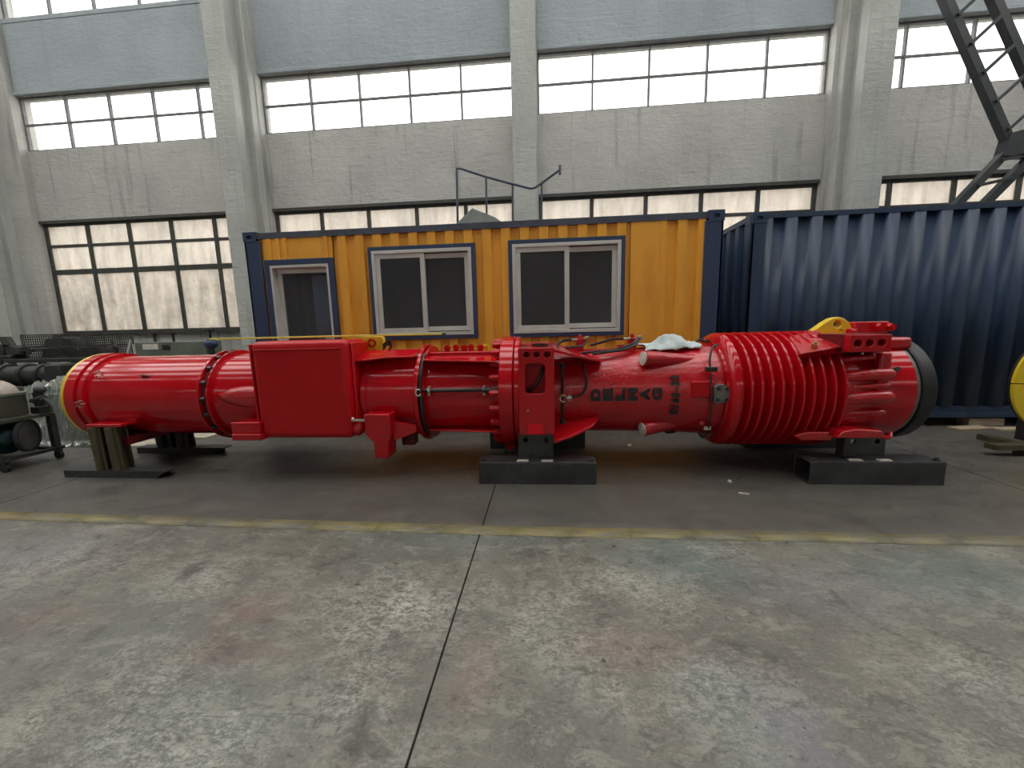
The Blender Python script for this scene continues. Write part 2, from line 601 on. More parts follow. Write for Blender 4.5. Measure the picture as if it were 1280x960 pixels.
bmn = 0
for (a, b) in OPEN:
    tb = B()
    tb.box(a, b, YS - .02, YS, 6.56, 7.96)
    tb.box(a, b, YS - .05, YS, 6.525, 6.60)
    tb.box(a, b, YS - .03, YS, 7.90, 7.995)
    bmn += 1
    struct(tb.build('trim_%d' % bmn, BEAM, bev=.012), 'concrete beam with blue grey shade painted in, between the window rows')

# ---- concrete columns against the back wall
colx = [-12.05, -6.03, -.355, 5.5, 11.45]
for i, x in enumerate(colx):
    c = bpy.data.objects.new('column', None)
    C.objects.link(c)
    c.location = (x, YB, 0)
    if i == 2:
        s = B()
        s.box(x - .232, x + .232, 7.86, 8.02, 0, ROOF)
        s.build('pilaster_shaft', COLM, c, bev=.012)
        B().box(x - .215, x + .215, 7.855, 7.87, 2.7, 4.3).build('patch_panel', COLM, c)
        lb = 'slender whitewashed pilaster in the middle of the back wall'
    else:
        s = B()
        s.box(x - .225, x + .225, 7.46, 7.66, 0, ROOF)
        s.box(x - .15, x + .15, 7.66, 7.86, 0, ROOF)
        s.box(x - .29, x + .29, 7.84, 8.02, 0, ROOF)
        s.build('column_shaft', COLM, c, bev=.02)
        k = B()
        k.prism([(7.46, 8.1), (7.0, 8.5), (7.0, 8.9), (7.46, 8.9)], x - .2, x + .2, 'x')
        k.build('crane_corbel', COLM, c, bev=.02)
        lb = ['whitewashed concrete column at the far left behind the small trolley', 'thick whitewashed concrete column beside the door end of the orange container',
              '', 'thick whitewashed concrete column rising behind the blue container', 'concrete column beyond the right edge of view'][i]
    struct(c, lb)


# ---- steel windows in the back wall
wn = [0]


def wall_window(a, b, z0, z1, xb, zb, pane_mat, bar, yg=8.2, label=None, thick=()):
    DARKFR = DARKFR0 if bar > .05 else GLAREFR
    """window: outer frame, upright mullions at xb, glazing bars at zb, one pane per cell"""
    wn[0] += 1
    r = bpy.data.objects.new('window_%d' % wn[0], None)
    C.objects.link(r)
    r.location = ((a + b) / 2, yg, z0)
    struct(r, label or 'steel framed workshop window')
    f = B()
    t = bar
    f.box(a, b, yg - .03, yg + .03, z0, z0 + t)
    f.box(a, b, yg - .03, yg + .03, z1 - t, z1)
    f.box(a, a + t, yg - .03, yg + .03, z0 + t, z1 - t)
    f.box(b - t, b, yg - .03, yg + .03, z0 + t, z1 - t)
    f.build('window_frame', DARKFR, r)
    for x in xb:
        B().box(x - t * .5, x + t * .5, yg - .035, yg + .025, z0 + t, z1 - t).build('mullion', DARKFR, r)
    for z in zb:
        tt = t * (.75 if z in thick else .42)
        B().box(a + t, b - t, yg - .028, yg + .022, z - tt, z + tt).build('glazing_bar', DARKFR, r)
    XS = [a + t * .5] + list(xb) + [b - t * .5]
    ZS = [z0 + t * .5] + list(zb) + [z1 - t * .5]
    for i in range(len(XS) - 1):
        for j in range(len(ZS) - 1):
            B().box(XS[i] + .004, XS[i + 1] - .004, yg + .004, yg + .009, ZS[j] + .004, ZS[j + 1] - .004).build('pane', pane_mat, r)
    return r


for bi, (a, b) in enumerate(OPEN):
    if bi == 1:
        xb = [-10.205, -9.185, -8.165, -7.14]
    else:
        n = 5
        xb = [a + (b - a) * k / n for k in range(1, n)]
        if bi == 4:
            xb = [6.42, 7.52, 8.6, 9.7]
    where = ['at the far left end of the back wall', 'in the left bay above the wire baskets', 'above the door side of the orange container',
             'above the right side of the orange container', 'above the blue container at right', 'beyond the right edge'][bi]
    wall_window(a, b, 1.455, 3.93, xb, [2.86, 3.43], GDIRTY, .07, label='dirty steel framed lower window ' + where, thick=(2.86,))
    wall_window(a, b, 5.43, 6.52, xb, [5.975], GCLEAR, .036, label='bright steel framed upper window ' + where)  # bars thinned to imitate glare around the panes
    wall_window(a, b, 8.0, 9.2, xb, [8.6], GCLEAR, .036, label='topmost steel framed window ' + where)
    # thin steel weather lintel and sill of the lower row
    B().box(a - .0, b + .0, 8.10, 8.14, 3.905, 3.965).build('window_lintel', DARKFR, WB)
    if bi != 2:
        B().box(a - .0, b + .0, 8.06, 8.2, 1.41, 1.462).build('window_sill', DARKFR, WB)

# ---- the rest of the hall (outside the frame): side walls, front wall with window bands, roof with skylight bands
struct(B().box(X0 - .3, X0, YF, YB + .36, 0, ROOF).build('wall_left', WALL), 'left end wall of the hall')
struct(B().box(X1, X1 + .3, YF, YB + .36, 0, ROOF).build('wall_right', WALL), 'right end wall of the hall')
wf = B()
for (z0, z1) in ((0, 5.9), (6.5, ROOF)):
    wf.box(X0, X1, YF - .35, YF, z0, z1)
x = X0
while x < X1:
    wf.box(x, x + .9, YF - .34, YF - .01, 5.9, 6.5)
    x += 5.85
struct(wf.build('wall_front', WALL), 'front wall of the hall with window bands')
SKY = [(-4.2, -3.6), (-.9, .3), (1.9, 4.0), (5.0, 6.7)]
cl = B()
e = [YF] + [y for s in SKY for y in s] + [YB + .36]
for i in range(0, len(e) - 1, 2):
    cl.box(X0, X1, e[i], e[i + 1], ROOF, ROOF + .2)
x = X0
while x <= X1:
    cl.box(x - .15, x + .15, YF, YB, ROOF - .5, ROOF - .02)
    x += 5.85
struct(cl.build('ceiling', ROOFM), 'grey roof with long open skylight bands')

# ================================================================== OUTSIDE
struct(B().box(-60, 60, YB + .36, 60, -.4, -.1).build('ground', GROUND), 'paved yard outside the windows')
nb = thing('dimming_building', 'added pale beige building dimming the view through the dirty lower windows', 'building', (0, 18, 0))  # added to dim the lower windows, height set for pane brightness
B().box(-26, 26, 17, 22, -.1, 4.4).build('wall', BUILD, nb)
B().box(-26.2, 26.2, 16.8, 22.2, 4.4, 4.6).build('parapet', BUILD, nb)


def shrub(x, y, h, rad, label):
    t = thing('shrub', label, 'shrub', (x, y, -.1))
    st = B()
    for k in range(5):
        a = k * 1.3
        st.tube([(x, y, -.1), (x + .2 * cos(a), y + .2 * sin(a), h * .4), (x + rad * .5 * cos(a), y + rad * .5 * sin(a), h * .8)], .03, 6)
    st.build('stem', TRUNK, t)
    lf = B()
    for k in range(1500):
        q = Vector((random.gauss(0, 1), random.gauss(0, 1), random.gauss(0, 1))).normalized() * rad * (random.random() ** .4)
        c = Vector((x, y, h * .68)) + Vector((q.x, q.y, q.z * h * .42 / rad))
        u = Vector((random.uniform(-1, 1), random.uniform(-1, 1), random.uniform(-1, 1))).normalized()
        v = u.orthogonal().normalized()
        s = random.uniform(.05, .1)
        lf.add([c - u * s, c + v * s * .5, c + u * s, c - v * s * .5], [(0, 1, 2, 3)])
    lf.build('foliage', LEAF, t, kind='stuff')


shrub(-13.2, 10.2, 2.9, .8, 'green shrub outside, behind the lower left pane of the left window')
shrub(-8.7, 10.2, 2.7, .75, 'green shrub outside, behind the lower right pane of the left window')

# ================================================================== CONTAINERS


def corr(b, x0, x1, z0, z1, y, pitch=.245, depth=.034, phase=0.0, horiz=True, fl=.38):
    """one corrugated sheet standing between x0 and x1 (or y, when horiz is False, with y as x)"""
    pts = []
    k = math.floor((x0 - phase) / pitch)
    while phase + k * pitch < x1 + pitch:
        o = phase + k * pitch
        for (t, d) in ((0, 0), (fl, 0), (.5, 1), (.5 + fl, 1)):
            pts.append((o + t * pitch, d * depth))
        k += 1
    q = []
    for (p, n) in zip(pts[:-1], pts[1:]):
        if n[0] < x0 or p[0] > x1:
            continue
        if p[0] < x0:
            t = (x0 - p[0]) / (n[0] - p[0])
            p = (x0, p[1] + (n[1] - p[1]) * t)
        if n[0] > x1:
            t = (x1 - p[0]) / (n[0] - p[0])
            n = (x1, p[1] + (n[1] - p[1]) * t)
        if not q:
            q.append(p)
        q.append(n)
    vs = []
    for (u, d) in q:
        for z in (z0, z1):
            vs.append((u, y + d, z) if horiz else (y + d, u, z))
    b.add(vs, [(2 * i, 2 * i + 2, 2 * i + 3, 2 * i + 1) for i in range(len(q) - 1)])
    return b


def castings(t, x0, x1, y0, y1, z0, z1, m):
    for x in (x0, x1):
        for y in (y0, y1):
            for z in (z0, z1):
                sx = 1 if x == x0 else -1
                sy = 1 if y == y0 else -1
                sz = 1 if z == z0 else -1
                xa, xb = sorted((x - sx * .006, x + sx * .178))
                ya, yb = sorted((y - sy * .006, y + sy * .162))
                za, zb = sorted((z - sz * .006, z + sz * .118))
                b = B()
                h = [(xa + .089 + .042 * cos(k * pi / 8), za + .058 + .026 * sin(k * pi / 8)) for k in range(16)]
                b.plate([(xa, za), (xb, za), (xb, zb), (xa, zb)], [h], ya, ya + .02)
                b.box(xa, xb, ya + .03, yb, za, zb)
                b.box(xa, xa + .02, ya + .01, ya + .04, za, zb).box(xb - .02, xb, ya + .01, ya + .04, za, zb)
                b.build('corner_casting', m, t)


YY = 4.98
oc = thing('office_container', 'orange yellow corrugated office container with blue frame and two windows', 'container', (-.93, YY, .09))
xa, xb, za, zb, yb = -3.96, 2.125, .09, 2.675, YY + 2.44
castings(oc, xa, xb, YY, yb, za, zb, NAVY)
for x in (xa, xb - .215):
    for y in (YY, yb - .15):
        b = B()
        b.box(x, x + .215, y, y + .03, za + .11, zb - .11)
        b.box(x if x == xa else x + .185, x + .03 if x == xa else x + .215, y, y + .15, za + .11, zb - .11)
        b.build('corner_post', NAVY, oc, bev=.006)
for y in (YY + .006, yb - .06):
    B().box(xa + .17, xb - .17, y, y + .06, zb - .085, zb - .008).build('top_rail', RAILG, oc)
    B().box(xa + .17, xb - .17, y, y + .06, za + .01, za + .16).build('bottom_rail', NAVY, oc)
yp = YY + .014
ztop, zbot = zb - .085, za + .16
P = .238
DX0, DX1, DZ = -3.71, -2.755, 2.32
W = [(-2.275, -.872, 1.235, 2.425), (-.452, .985, 1.232, 2.435)]


def panel(x0, x1, z0, z1):
    corr(B(), x0, x1, z0, z1, yp, P, .034, -.30, fl=.455).build('wall_panel', YORANGE, oc, solid=.004, ang=0)


panel(xa + .2, DX0, zbot, ztop)
b = B().box(DX0, DX1, yp + .004, yp + .01, DZ, ztop)
for x in (-3.62, -3.5, -3.4, -2.84):
    b.box(x - .025, x + .025, yp - .010, yp + .004, DZ, ztop)
b.build('wall_panel', YORANGE, oc)
panel(DX1, W[0][0], zbot, ztop)
panel(W[0][0], W[0][1], W[0][3], ztop)
panel(W[0][0], W[0][1], zbot, W[0][2])
panel(W[0][1], W[1][0], zbot, ztop)
panel(W[1][0], W[1][1], W[1][3], ztop)
panel(W[1][0], W[1][1], zbot, W[1][2])
panel(W[1][1], 1.05, zbot, ztop)
b = B().box(1.05, 1.405, yp + .002, yp + .009, 1.65, ztop).box(1.05, 1.405, yp - .004, yp + .004, zbot, 1.66)
b.build('flat_repair_panel', YORANGE, oc, label='flat welded repair sheet')
panel(1.405, xb - .2, zbot, ztop)
# back, ends, roof, floor of the box
corr(B(), xa + .1, xb - .1, za + .1, zb - .08, yb - .05, .245, .034).build('back_wall', YORANGE, oc, solid=.004)
for x in (xa + .03, xb - .06):
    corr(B(), YY + .1, yb - .1, za + .1, zb - .08, x, .245, .034, 0, False).build('end_wall', NAVY, oc, solid=.004)
B().box(xa + .05, xb - .05, YY + .04, yb - .04, zb - .06, zb - .025).build('roof', RAILG, oc)
B().box(xa + .05, xb - .05, YY + .07, yb - .05, za + .1, za + .16).build('floor_deck', WOOD, oc)
B().box(xa + .05, xb - .05, YY + 2.0, YY + 2.05, za + .16, zb - .06).build('inner_lining', GREYD, oc)
# door with glass
dr = bpy.data.objects.new('door', None)
C.objects.link(dr)
dr.parent = oc
dr.location = Vector((DX0, YY, za + .16)) - oc.location
t = .07
B().box(DX0, DX0 + t, YY - .005, YY + .06, za + .16, DZ).box(DX1 - t, DX1, YY - .005, YY + .06, za + .16, DZ).box(DX0 + t, DX1 - t, YY - .005, YY + .06, DZ - t, DZ) \
    .build('door_surround', NAVY, dr, bev=.004)
u0, u1, uz = DX0 + t, DX1 - t, DZ - t
B().box(u0, u0 + .03, YY + .0, YY + .12, za + .16, uz).box(u1 - .03, u1, YY + .0, YY + .12, za + .16, uz).box(u0 + .03, u1 - .03, YY + .0, YY + .12, uz - .035, uz) \
    .build('door_jamb', ALU, dr)
B().box(u0 + .03, u0 + .095, YY + .09, YY + .125, za + .17, uz - .035).box(u1 - .06, u1 - .03, YY + .09, YY + .125, za + .17, uz - .035) \
    .box(u0 + .095, u1 - .06, YY + .09, YY + .125, uz - .1, uz - .035).box(u0 + .095, u1 - .06, YY + .09, YY + .125, za + .17, za + .5) \
    .build('door_leaf_frame', ALU, dr)
B().box(u0 + .09, u1 - .055, YY + .105, YY + .111, za + .48, uz - .09).build('door_pane', GDARK, dr)
B().box(u1 - .16, u1 - .08, YY + .06, YY + .085, 1.26, 1.285).cyl((u1 - .09, YY + .07, 1.27), (u1 - .09, YY + .12, 1.27), .012).build('door_handle', ZINC, dr)
cb = B()
vs = []
nx = 26
for i in range(nx):
    x = -3.16 + .3 * i / (nx - 1)
    for z in (1.0, 2.12):
        vs.append((x, YY + .155 + .012 * sin(i * 1.35), z))
cb.add(vs, [(2 * i, 2 * i + 2, 2 * i + 3, 2 * i + 1) for i in range(nx - 1)])
cb.build('curtain', CURT, oc, solid=.004, label='pale blue curtain behind the door glass')
# sliding windows
for (a, bx, z0, z1) in W:
    wr = bpy.data.objects.new('sliding_window', None)
    C.objects.link(wr)
    wr.parent = oc
    wr.location = Vector((a, YY, z0)) - oc.location

    def ring(x0, x1, zz0, zz1, t, y0, y1, nm, m, bev=.003):
        q = B()
        q.box(x0, x1, y0, y1, zz0, zz0 + t).box(x0, x1, y0, y1, zz1 - t, zz1)
        q.box(x0, x0 + t, y0, y1, zz0 + t, zz1 - t).box(x1 - t, x1, y0, y1, zz0 + t, zz1 - t)
        return q.build(nm, m, wr, bev=bev)

    ring(a, bx, z0, z1, .05, YY - .012, YY + .06, 'window_surround', NAVY)
    ring(a + .05, bx - .05, z0 + .05, z1 - .05, .042, YY - .018, YY + .075, 'outer_frame', ALU)
    i0, i1, j0, j1 = a + .092, bx - .092, z0 + .092, z1 - .092
    mid = (i0 + i1) / 2 + .01
    ring(i0, mid + .03, j0, j1, .058, YY + .0, YY + .028, 'sash_frame', ALU)
    ring(mid - .03, i1, j0 + .012, j1 - .012, .058, YY + .034, YY + .062, 'sash_frame', ALU)
    B().box(i0 + .05, mid - .02, YY + .012, YY + .017, j0 + .05, j1 - .05).build('window_pane', GDARK, wr)
    B().box(mid + .02, i1 - .05, YY + .046, YY + .051, j0 + .06, j1 - .06).build('window_pane', GDARK, wr)
for x in (xa + .02, -1.0, xb - .42):
    for y, fb in ((YY + .03, 'front'), (yb - .2, 'rear')):
        tag(B().box(x, x + .4, y, y + .15, 0, .0835).build('timber_block', WOOD, bev=.004),
            'timber block under the %s edge of the orange container, at its %s' % (fb, 'left end' if x < -3 else 'middle' if x < 0 else 'right end'),
            'block', 'timber blocks under the containers')

BY = 5.15
bc = thing('shipping_container', 'dark blue weathered corrugated steel shipping container', 'container', (5.56, BY, .1))
xa, xb, za, zb, yb = 2.53, 8.59, .105, 2.665, BY + 2.44
castings(bc, xa, xb, BY, yb, za, zb, NAVYG)
for x in (xa, xb - .17):
    for y in (BY, yb - .12):
        b = B()
        b.box(x, x + .17, y, y + .03, za + .11, zb - .11)
        b.box(x if x == xa else x + .14, x + .03 if x == xa else x + .17, y, y + .12, za + .11, zb - .11)
        b.build('corner_post', NAVYG, bc, bev=.005)
for y in (BY + .01, yb - .06):
    B().box(xa + .17, xb - .17, y, y + .05, zb - .06, zb - .006).build('top_rail', NAVYG, bc)
    B().box(xa + .17, xb - .17, y, y + .05, za + .01, za + .07).box(xa + .17, xb - .17, y + .02, y + .04, za + .07, za + .15) \
        .build('bottom_rail', NAVYG, bc)
for x in (xa + .005, xb - .06):
    B().box(x, x + .05, BY + .16, yb - .16, zb - .07, zb - .006).build('end_rail', NAVYG, bc)
corr(B(), xa + .15, xb - .15, za + .15, zb - .06, BY + .014, .285, .04, .09, fl=.42).build('side_wall', NAVYG, bc, solid=.004, ang=65)
corr(B(), xa + .15, xb - .15, za + .1, zb - .06, yb - .06, .285, .04).build('side_wall', NAVYG, bc, solid=.004, ang=0)
corr(B(), BY + .1, yb - .1, za + .05, zb - .06, xa + .012, .25, .04, 0, False).build('end_wall', NAVYG, bc, solid=.004, ang=0)
corr(B(), BY + .1, yb - .1, za + .05, zb - .06, xb - .06, .25, .04, 0, False).build('end_wall', NAVYG, bc, solid=.004, ang=0)
B().box(xa + .05, xb - .05, BY + .05, yb - .05, zb - .045, zb - .015).build('roof', NAVYG, bc)
B().box(xa + .05, xb - .05, BY + .08, yb - .05, za + .05, za + .12).build('floor_deck', WOOD, bc)
for x in (xa + .02, 5.3, xb - .42):
    for y, fb in ((BY + .03, 'front'), (yb - .2, 'rear')):
        tag(B().box(x, x + .4, y, y + .15, 0, .0985).build('timber_block', WOOD, bev=.004),
            'timber block under the %s edge of the blue container, at its %s' % (fb, 'left end' if x < 3 else 'middle' if x < 6 else 'right end'),
            'block', 'timber blocks under the containers')

# things on the container roofs
hr = thing('handrail', 'thin grey bent pipe handrail standing on the orange container roof', 'handrail', (-.7, 6.6, 2.652))
B().tube([(-1.44, 6.6, 2.652), (-1.41, 6.6, 3.88), (-1.405, 6.6, 3.945), (-1.35, 6.6, 3.945), (-.925, 6.6, 3.79), (-.497, 6.6, 3.66), (-.21, 6.6, 3.575),
          (-.14, 6.6, 3.585), (.255, 6.6, 3.83)], .019, 10, smooth=False).build('top_pipe', RAILG, hr)
B().cyl((.262, 6.6, 3.76), (.262, 6.6, 3.90), .02).build('pipe_end', RAILG, hr)
for (x, z) in ((-.93, 3.785), (-.50, 3.655), (-.03, 3.65)):
    B().cyl((x - .02, 6.6, 2.652), (x, 6.6, z), .017, n=10).build('post', RAILG, hr)
tp = B()
tp.add([(-1.45, 5.5, 2.652), (-1.05, 5.45, 2.652), (-.42, 5.5, 2.652), (-.42, 6.2, 2.652), (-1.45, 6.2, 2.652), (-1.02, 5.72, 3.06), (-.98, 6.0, 3.06), (-.7, 5.75, 2.93),
        (-1.3, 5.8, 2.86), (-.50, 5.8, 2.80)],
       [(0, 1, 8), (1, 5, 8), (1, 7, 5), (1, 2, 7), (2, 9, 7), (2, 3, 9), (3, 6, 9), (9, 6, 7), (7, 6, 5), (5, 6, 8), (6, 4, 8), (4, 0, 8), (3, 4, 6), (0, 4, 3, 2, 1)])
tag(tp.build('folded_tarpaulin', TARP), 'grey green peaked folded tarpaulin on the orange container roof', 'tarpaulin')

bo = thing('lattice_boom', 'dark elbowed steel lattice boom standing on the blue container roof', 'boom', (6.1, 6.5, 2.655))
Yb = 6.5


def truss(tag_, A0, A1, B0, B1, n, wd):
    A0, A1, B0, B1 = [Vector((p[0], Yb, p[1])) for p in (A0, A1, B0, B1)]
    for (p, q) in ((A0, A1), (B0, B1)):
        c = B()
        c.beam(p, q, .10, .012, (0, 1, 0))
        c.beam(p + Vector((0, .05, 0)), q + Vector((0, .05, 0)), .10, .09, (0, 1, 0))
        c.build('chord', BOOM, bo)
    for k in range(n):
        a = A0.lerp(A1, (k + .55) / n)
        b_ = B0.lerp(B1, max(0, (k + .55) / n - tag_))
        B().beam(a + Vector((0, -.01, 0)), b_ + Vector((0, -.01, 0)), wd, wd, (0, 1, 0)).build('lacing_bar', BOOM, bo)


truss(.13, (5.18, 6.45), (6.66, 3.80), (5.75, 6.45), (7.25, 3.85), 7, .04)
truss(-.1, (5.85, 2.725), (6.66, 3.72), (6.22, 2.725), (7.05, 3.70), 3, .04)
B().prism([(6.55, 3.62), (6.60, 3.92), (6.85, 3.98), (7.3, 3.9), (7.12, 3.6)], Yb - .03, Yb + .12, 'y').build('elbow_plate', BOOM, bo)
B().beam((7.2, Yb + .05, 3.8), (7.2, Yb + .05, 2.66), .09, .09).build('prop', BOOM, bo)

# ================================================================== PILE HAMMER
AY, AZ = 3.8, .73
ham = thing('pile_hammer', 'long glossy red diesel pile hammer lying on its side across the hall', 'hammer', (-.6, AY, 0), rot=.0105)


def L(prof, name, m=RED, n=96, **k):
    return B().lathe(prof, AY, AZ, n).build(name, m, ham, **k)


def D(x, dy, z):
    return (x, AY + dy, z)


def polar(x, r, a):
    """a = angle above the horizontal on the camera side"""
    return (x, AY - r * cos(a), AZ + r * sin(a))


# left end
L([(-4.715, .0), (-4.715, .40), (-4.715, .405)], 'end_plate', REDD)
L([(-4.715, .40), (-4.748, .446), (-4.738, .4545), (-4.705, .4545), (-4.700, .40)], 'yellow_end_ring', YEL, label='yellow painted ring at the left end')
L([(-4.70, .40), (-4.70, .457), (-4.60, .457), (-4.595, .432), (-4.57, .432), (-4.565, .447), (-4.515, .447), (-4.51, .40)], 'end_flange', RED)
L([(-4.52, .418), (-3.27, .418)], 'upper_cylinder', RED)
L([(-3.31, .41), (-3.305, .466), (-3.28, .468), (-3.275, .41)], 'joint_flange', RED)
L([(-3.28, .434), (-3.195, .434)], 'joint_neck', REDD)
L([(-3.215, .41), (-3.21, .462), (-3.195, .462), (-3.19, .41)], 'joint_flange', RED)
bolt = B().cyl((0, 0, 0), (.07, 0, 0), .016, n=8).cyl((.016, 0, 0), (.052, 0, 0), .023, n=6).mesh('flange_bolt', BLACK)


def bolts(me, x, r, n, ph=0.0, nm='flange_bolt'):
    for k in range(n):
        a = ph + 2 * pi * k / n
        o = bpy.data.objects.new(nm, me)
        C.objects.link(o)
        o.parent = ham
        p = polar(x, r, a)
        o.location = (p[0] + .6, p[1] - AY, p[2])


bolts(bolt, -3.278, .448, 18, .05)
L([(-3.20, .424), (-2.40, .424)], 'middle_cylinder', RED)
# lug with grab bolts on the left cylinder
for (x, a) in ((-4.53, -.03), (-4.38, .62)):
    b = B()
    for k in range(5):
        t = 2 * pi * k / 5
        p = Vector(polar(x, .44, a))
        q = p + Vector((.03 * cos(t), 0, .03 * sin(t)))
        b.cyl(q, q + Vector((0, -.03 * cos(a) - .004, .03 * sin(a))), .008, n=6)
    b.build('valve_studs', ZINC, ham)
b = B()
b.cyl(polar(-3.93, .41, .60), polar(-3.93, .442, .60), .022, .016, 8).cyl(polar(-3.93, .43, .60), polar(-3.86, .418, .60), .016, .006, 8)
b.build('dark_lug', REDD, ham)
# cast boss before the tank
b = B()
n = 16
prof = [(-3.13, .012), (-3.05, .05), (-2.95, .085), (-2.85, .10), (-2.74, .105), (-2.6, .105)]
vs, fs = [], []
for i, (x, r) in enumerate(prof):
    for k in range(n):
        a = 2 * pi * k / n
        cx = AY - .415 - .2 * r
        vs.append((x, cx + r * .75 * cos(a), .775 - (x + 3.13) * .02 + r * sin(a)))
for i in range(len(prof) - 1):
    for k in range(n):
        fs.append((i * n + k, i * n + (k + 1) % n, (i + 1) * n + (k + 1) % n, (i + 1) * n + k))
b.add(vs, fs).build('cast_boss', REDC, ham, ang=60)

# fuel tank box
tb = B()
tb.box(-2.63, -1.74, AY - .565, AY - .14, .395, 1.285)
tb.build('fuel_tank', REDM, ham, bev=.055, seg=4)
tl = B()
tl.box(-2.655, -2.635, AY - .545, AY - .16, .43, 1.262)
tl.build('tank_end_plate', REDM, ham, bev=.006)
tl = B()
tl.box(-1.742, -1.715, AY - .49, AY - .17, .45, 1.26)
tl.build('tank_end_plate', REDM, ham, bev=.015)
b = B()
b.box(-2.87, -2.60, AY - .60, AY - .40, .455, .56).box(-2.86, -2.58, AY - .62, AY - .36, .395, .455)
b.build('tank_foot', RED, ham, bev=.008)
# pressed seam around the tank front, below the rounded top edge
B().box(-2.60, -1.80, AY - .572, AY - .55, 1.205, 1.217).build('tank_seam', REDM, ham, bev=.004)
# left yellow lifting lug
b = B()
b.plate([(-1.83, 1.155), (-1.605, 1.155), (-1.60, 1.18), (-1.60, 1.29), (-1.62, 1.302), (-1.83, 1.302)], [circ(-1.715, 1.238, .028)], AY - .09, AY - .03)
b.build('lifting_lug', YEL, ham, bev=.005, label='yellow lifting lug beside the tank')
b = B()
for k in range(24):
    a0, a1 = 2 * pi * k / 24, 2 * pi * (k + 1) / 24
    vs = []
    for a in (a0, a1):
        for (r, y) in ((.028, -.092), (.042, -.092), (.042, -.104), (.028, -.104)):
            vs.append((-1.715 + r * cos(a), AY + y, 1.238 + r * sin(a)))
    b.add(vs, [(0, 1, 5, 4), (1, 2, 6, 5), (2, 3, 7, 6), (3, 0, 4, 7)])
b.build('lug_ring', RED, ham)
for k in range(3):
    B().tube([D(-1.60, -.1, 1.17 + k * .022), D(-1.56 + .01 * k, -.1, 1.22 + k * .02), D(-1.55, -.02, 1.2), D(-1.6, .02, 1.15)], .009).build('cable_loop', BLACK, ham)
# lower cylinder with flanges
L([(-1.74, .436), (-1.17, .436)], 'guide_cylinder', RED)
L([(-1.70, .43), (-1.70, .452), (-1.655, .452), (-1.65, .43)], 'weld_band', RED)
L([(-1.20, .42), (-1.20, .478), (-1.192, .484), (-1.165, .484), (-1.158, .478), (-1.158, .42)], 'collar_flange', RED)
L([(-1.145, .42), (-1.145, .462), (-1.12, .462), (-1.12, .40)], 'collar_flange', REDM)
L([(-1.17, .397), (-.40, .397)], 'impact_cylinder', RED)


def gusset(pts, z0, z1, nm='gusset', m=RED, tilt=0.0):
    """plate in plan view (x, dy) that stands out from the cylinder; tilt lifts it towards the body"""
    b = B()
    b.prism([(x, AY + y) for x, y in pts], z0, z1, 'z')
    if tilt:
        b.v = [(x, y, z + (y - AY + .5) * tilt) for x, y, z in b.v]
    return b.build(nm, m, ham, bev=.003)


gusset([(-1.72, -.47), (-1.60, -.45), (-1.45, -.40), (-1.2, -.385), (-1.2, -.2), (-1.72, -.2)], 1.075, 1.09, tilt=.28)
gusset([(-1.12, -.375), (-.44, -.49), (-.44, -.2), (-1.12, -.2)], 1.055, 1.07, tilt=.12)
gusset([(-1.12, -.34), (-.44, -.47), (-.44, -.2), (-1.12, -.2)], .425, .44, tilt=-.1)
gusset([(-3.1, -.395), (-2.96, -.45), (-2.78, -.5), (-2.64, -.51), (-2.64, -.38)], .735, .752, 'boss_rib')
# flat top strip with screwed plugs
B().box(-1.16, -.42, AY - .17, AY + .17, 1.06, 1.14).build('top_strip', RED, ham, bev=.01)
plug = B().cyl((0, 0, 0), (0, 0, .035), .024, .03, n=10).cyl((0, 0, .035), (0, 0, .05), .036, n=10).cyl((0, 0, .05), (0, 0, .062), .02, n=8).mesh('screw_plug', RED)
plugy = plug.copy()
plugy.materials.clear()
plugy.materials.append(YEL)
for (x, y, me) in ((-.955, -.10, plug), (-.90, .03, plug), (-.79, -.10, plug), (-.745, .03, plug), (-.63, -.10, plug), (-.60, .02, plugy)):
    o = bpy.data.objects.new('screw_plug', me)
    C.objects.link(o)
    o.parent = ham
    o.location = (x + .6, y, 1.138)
b = B()
for x in (-1.03, -.96):
    b.ell(D(x, -.185, 1.085), (.012, .012, .012), 8, 6)
b.build('grease_nipple', BLACK, ham)
# lower foot under the guide cylinder
b = B()
b.prism([(-1.635, .62), (-1.40, .62), (-1.39, .44), (-1.42, .36), (-1.43, .21), (-1.555, .21), (-1.56, .36), (-1.63, .43)], AY - .56, AY - .36, 'y')
b.build('guide_foot', RED, ham, bev=.012)
b = B()
b.prism([(-1.40, .54), (-1.18, .50), (-1.18, .44), (-1.39, .36)], AY - .50, AY - .47, 'y')
b.build('foot_gusset', RED, ham)
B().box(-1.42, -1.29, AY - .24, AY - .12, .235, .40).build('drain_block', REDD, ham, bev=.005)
b = B()
b.cyl(D(-1.74, -.535, .56), D(-1.60, -.545, .56), .014, n=8).ell(D(-1.76, -.53, .565), (.028, .02, .028), 10, 8)
b.build('drain_cock', ZINC, ham)
b = B()
b.ell(D(-1.72, -.50, .47), (.06, .05, .06), 14, 10)
b.build('drain_boss', RED, ham)

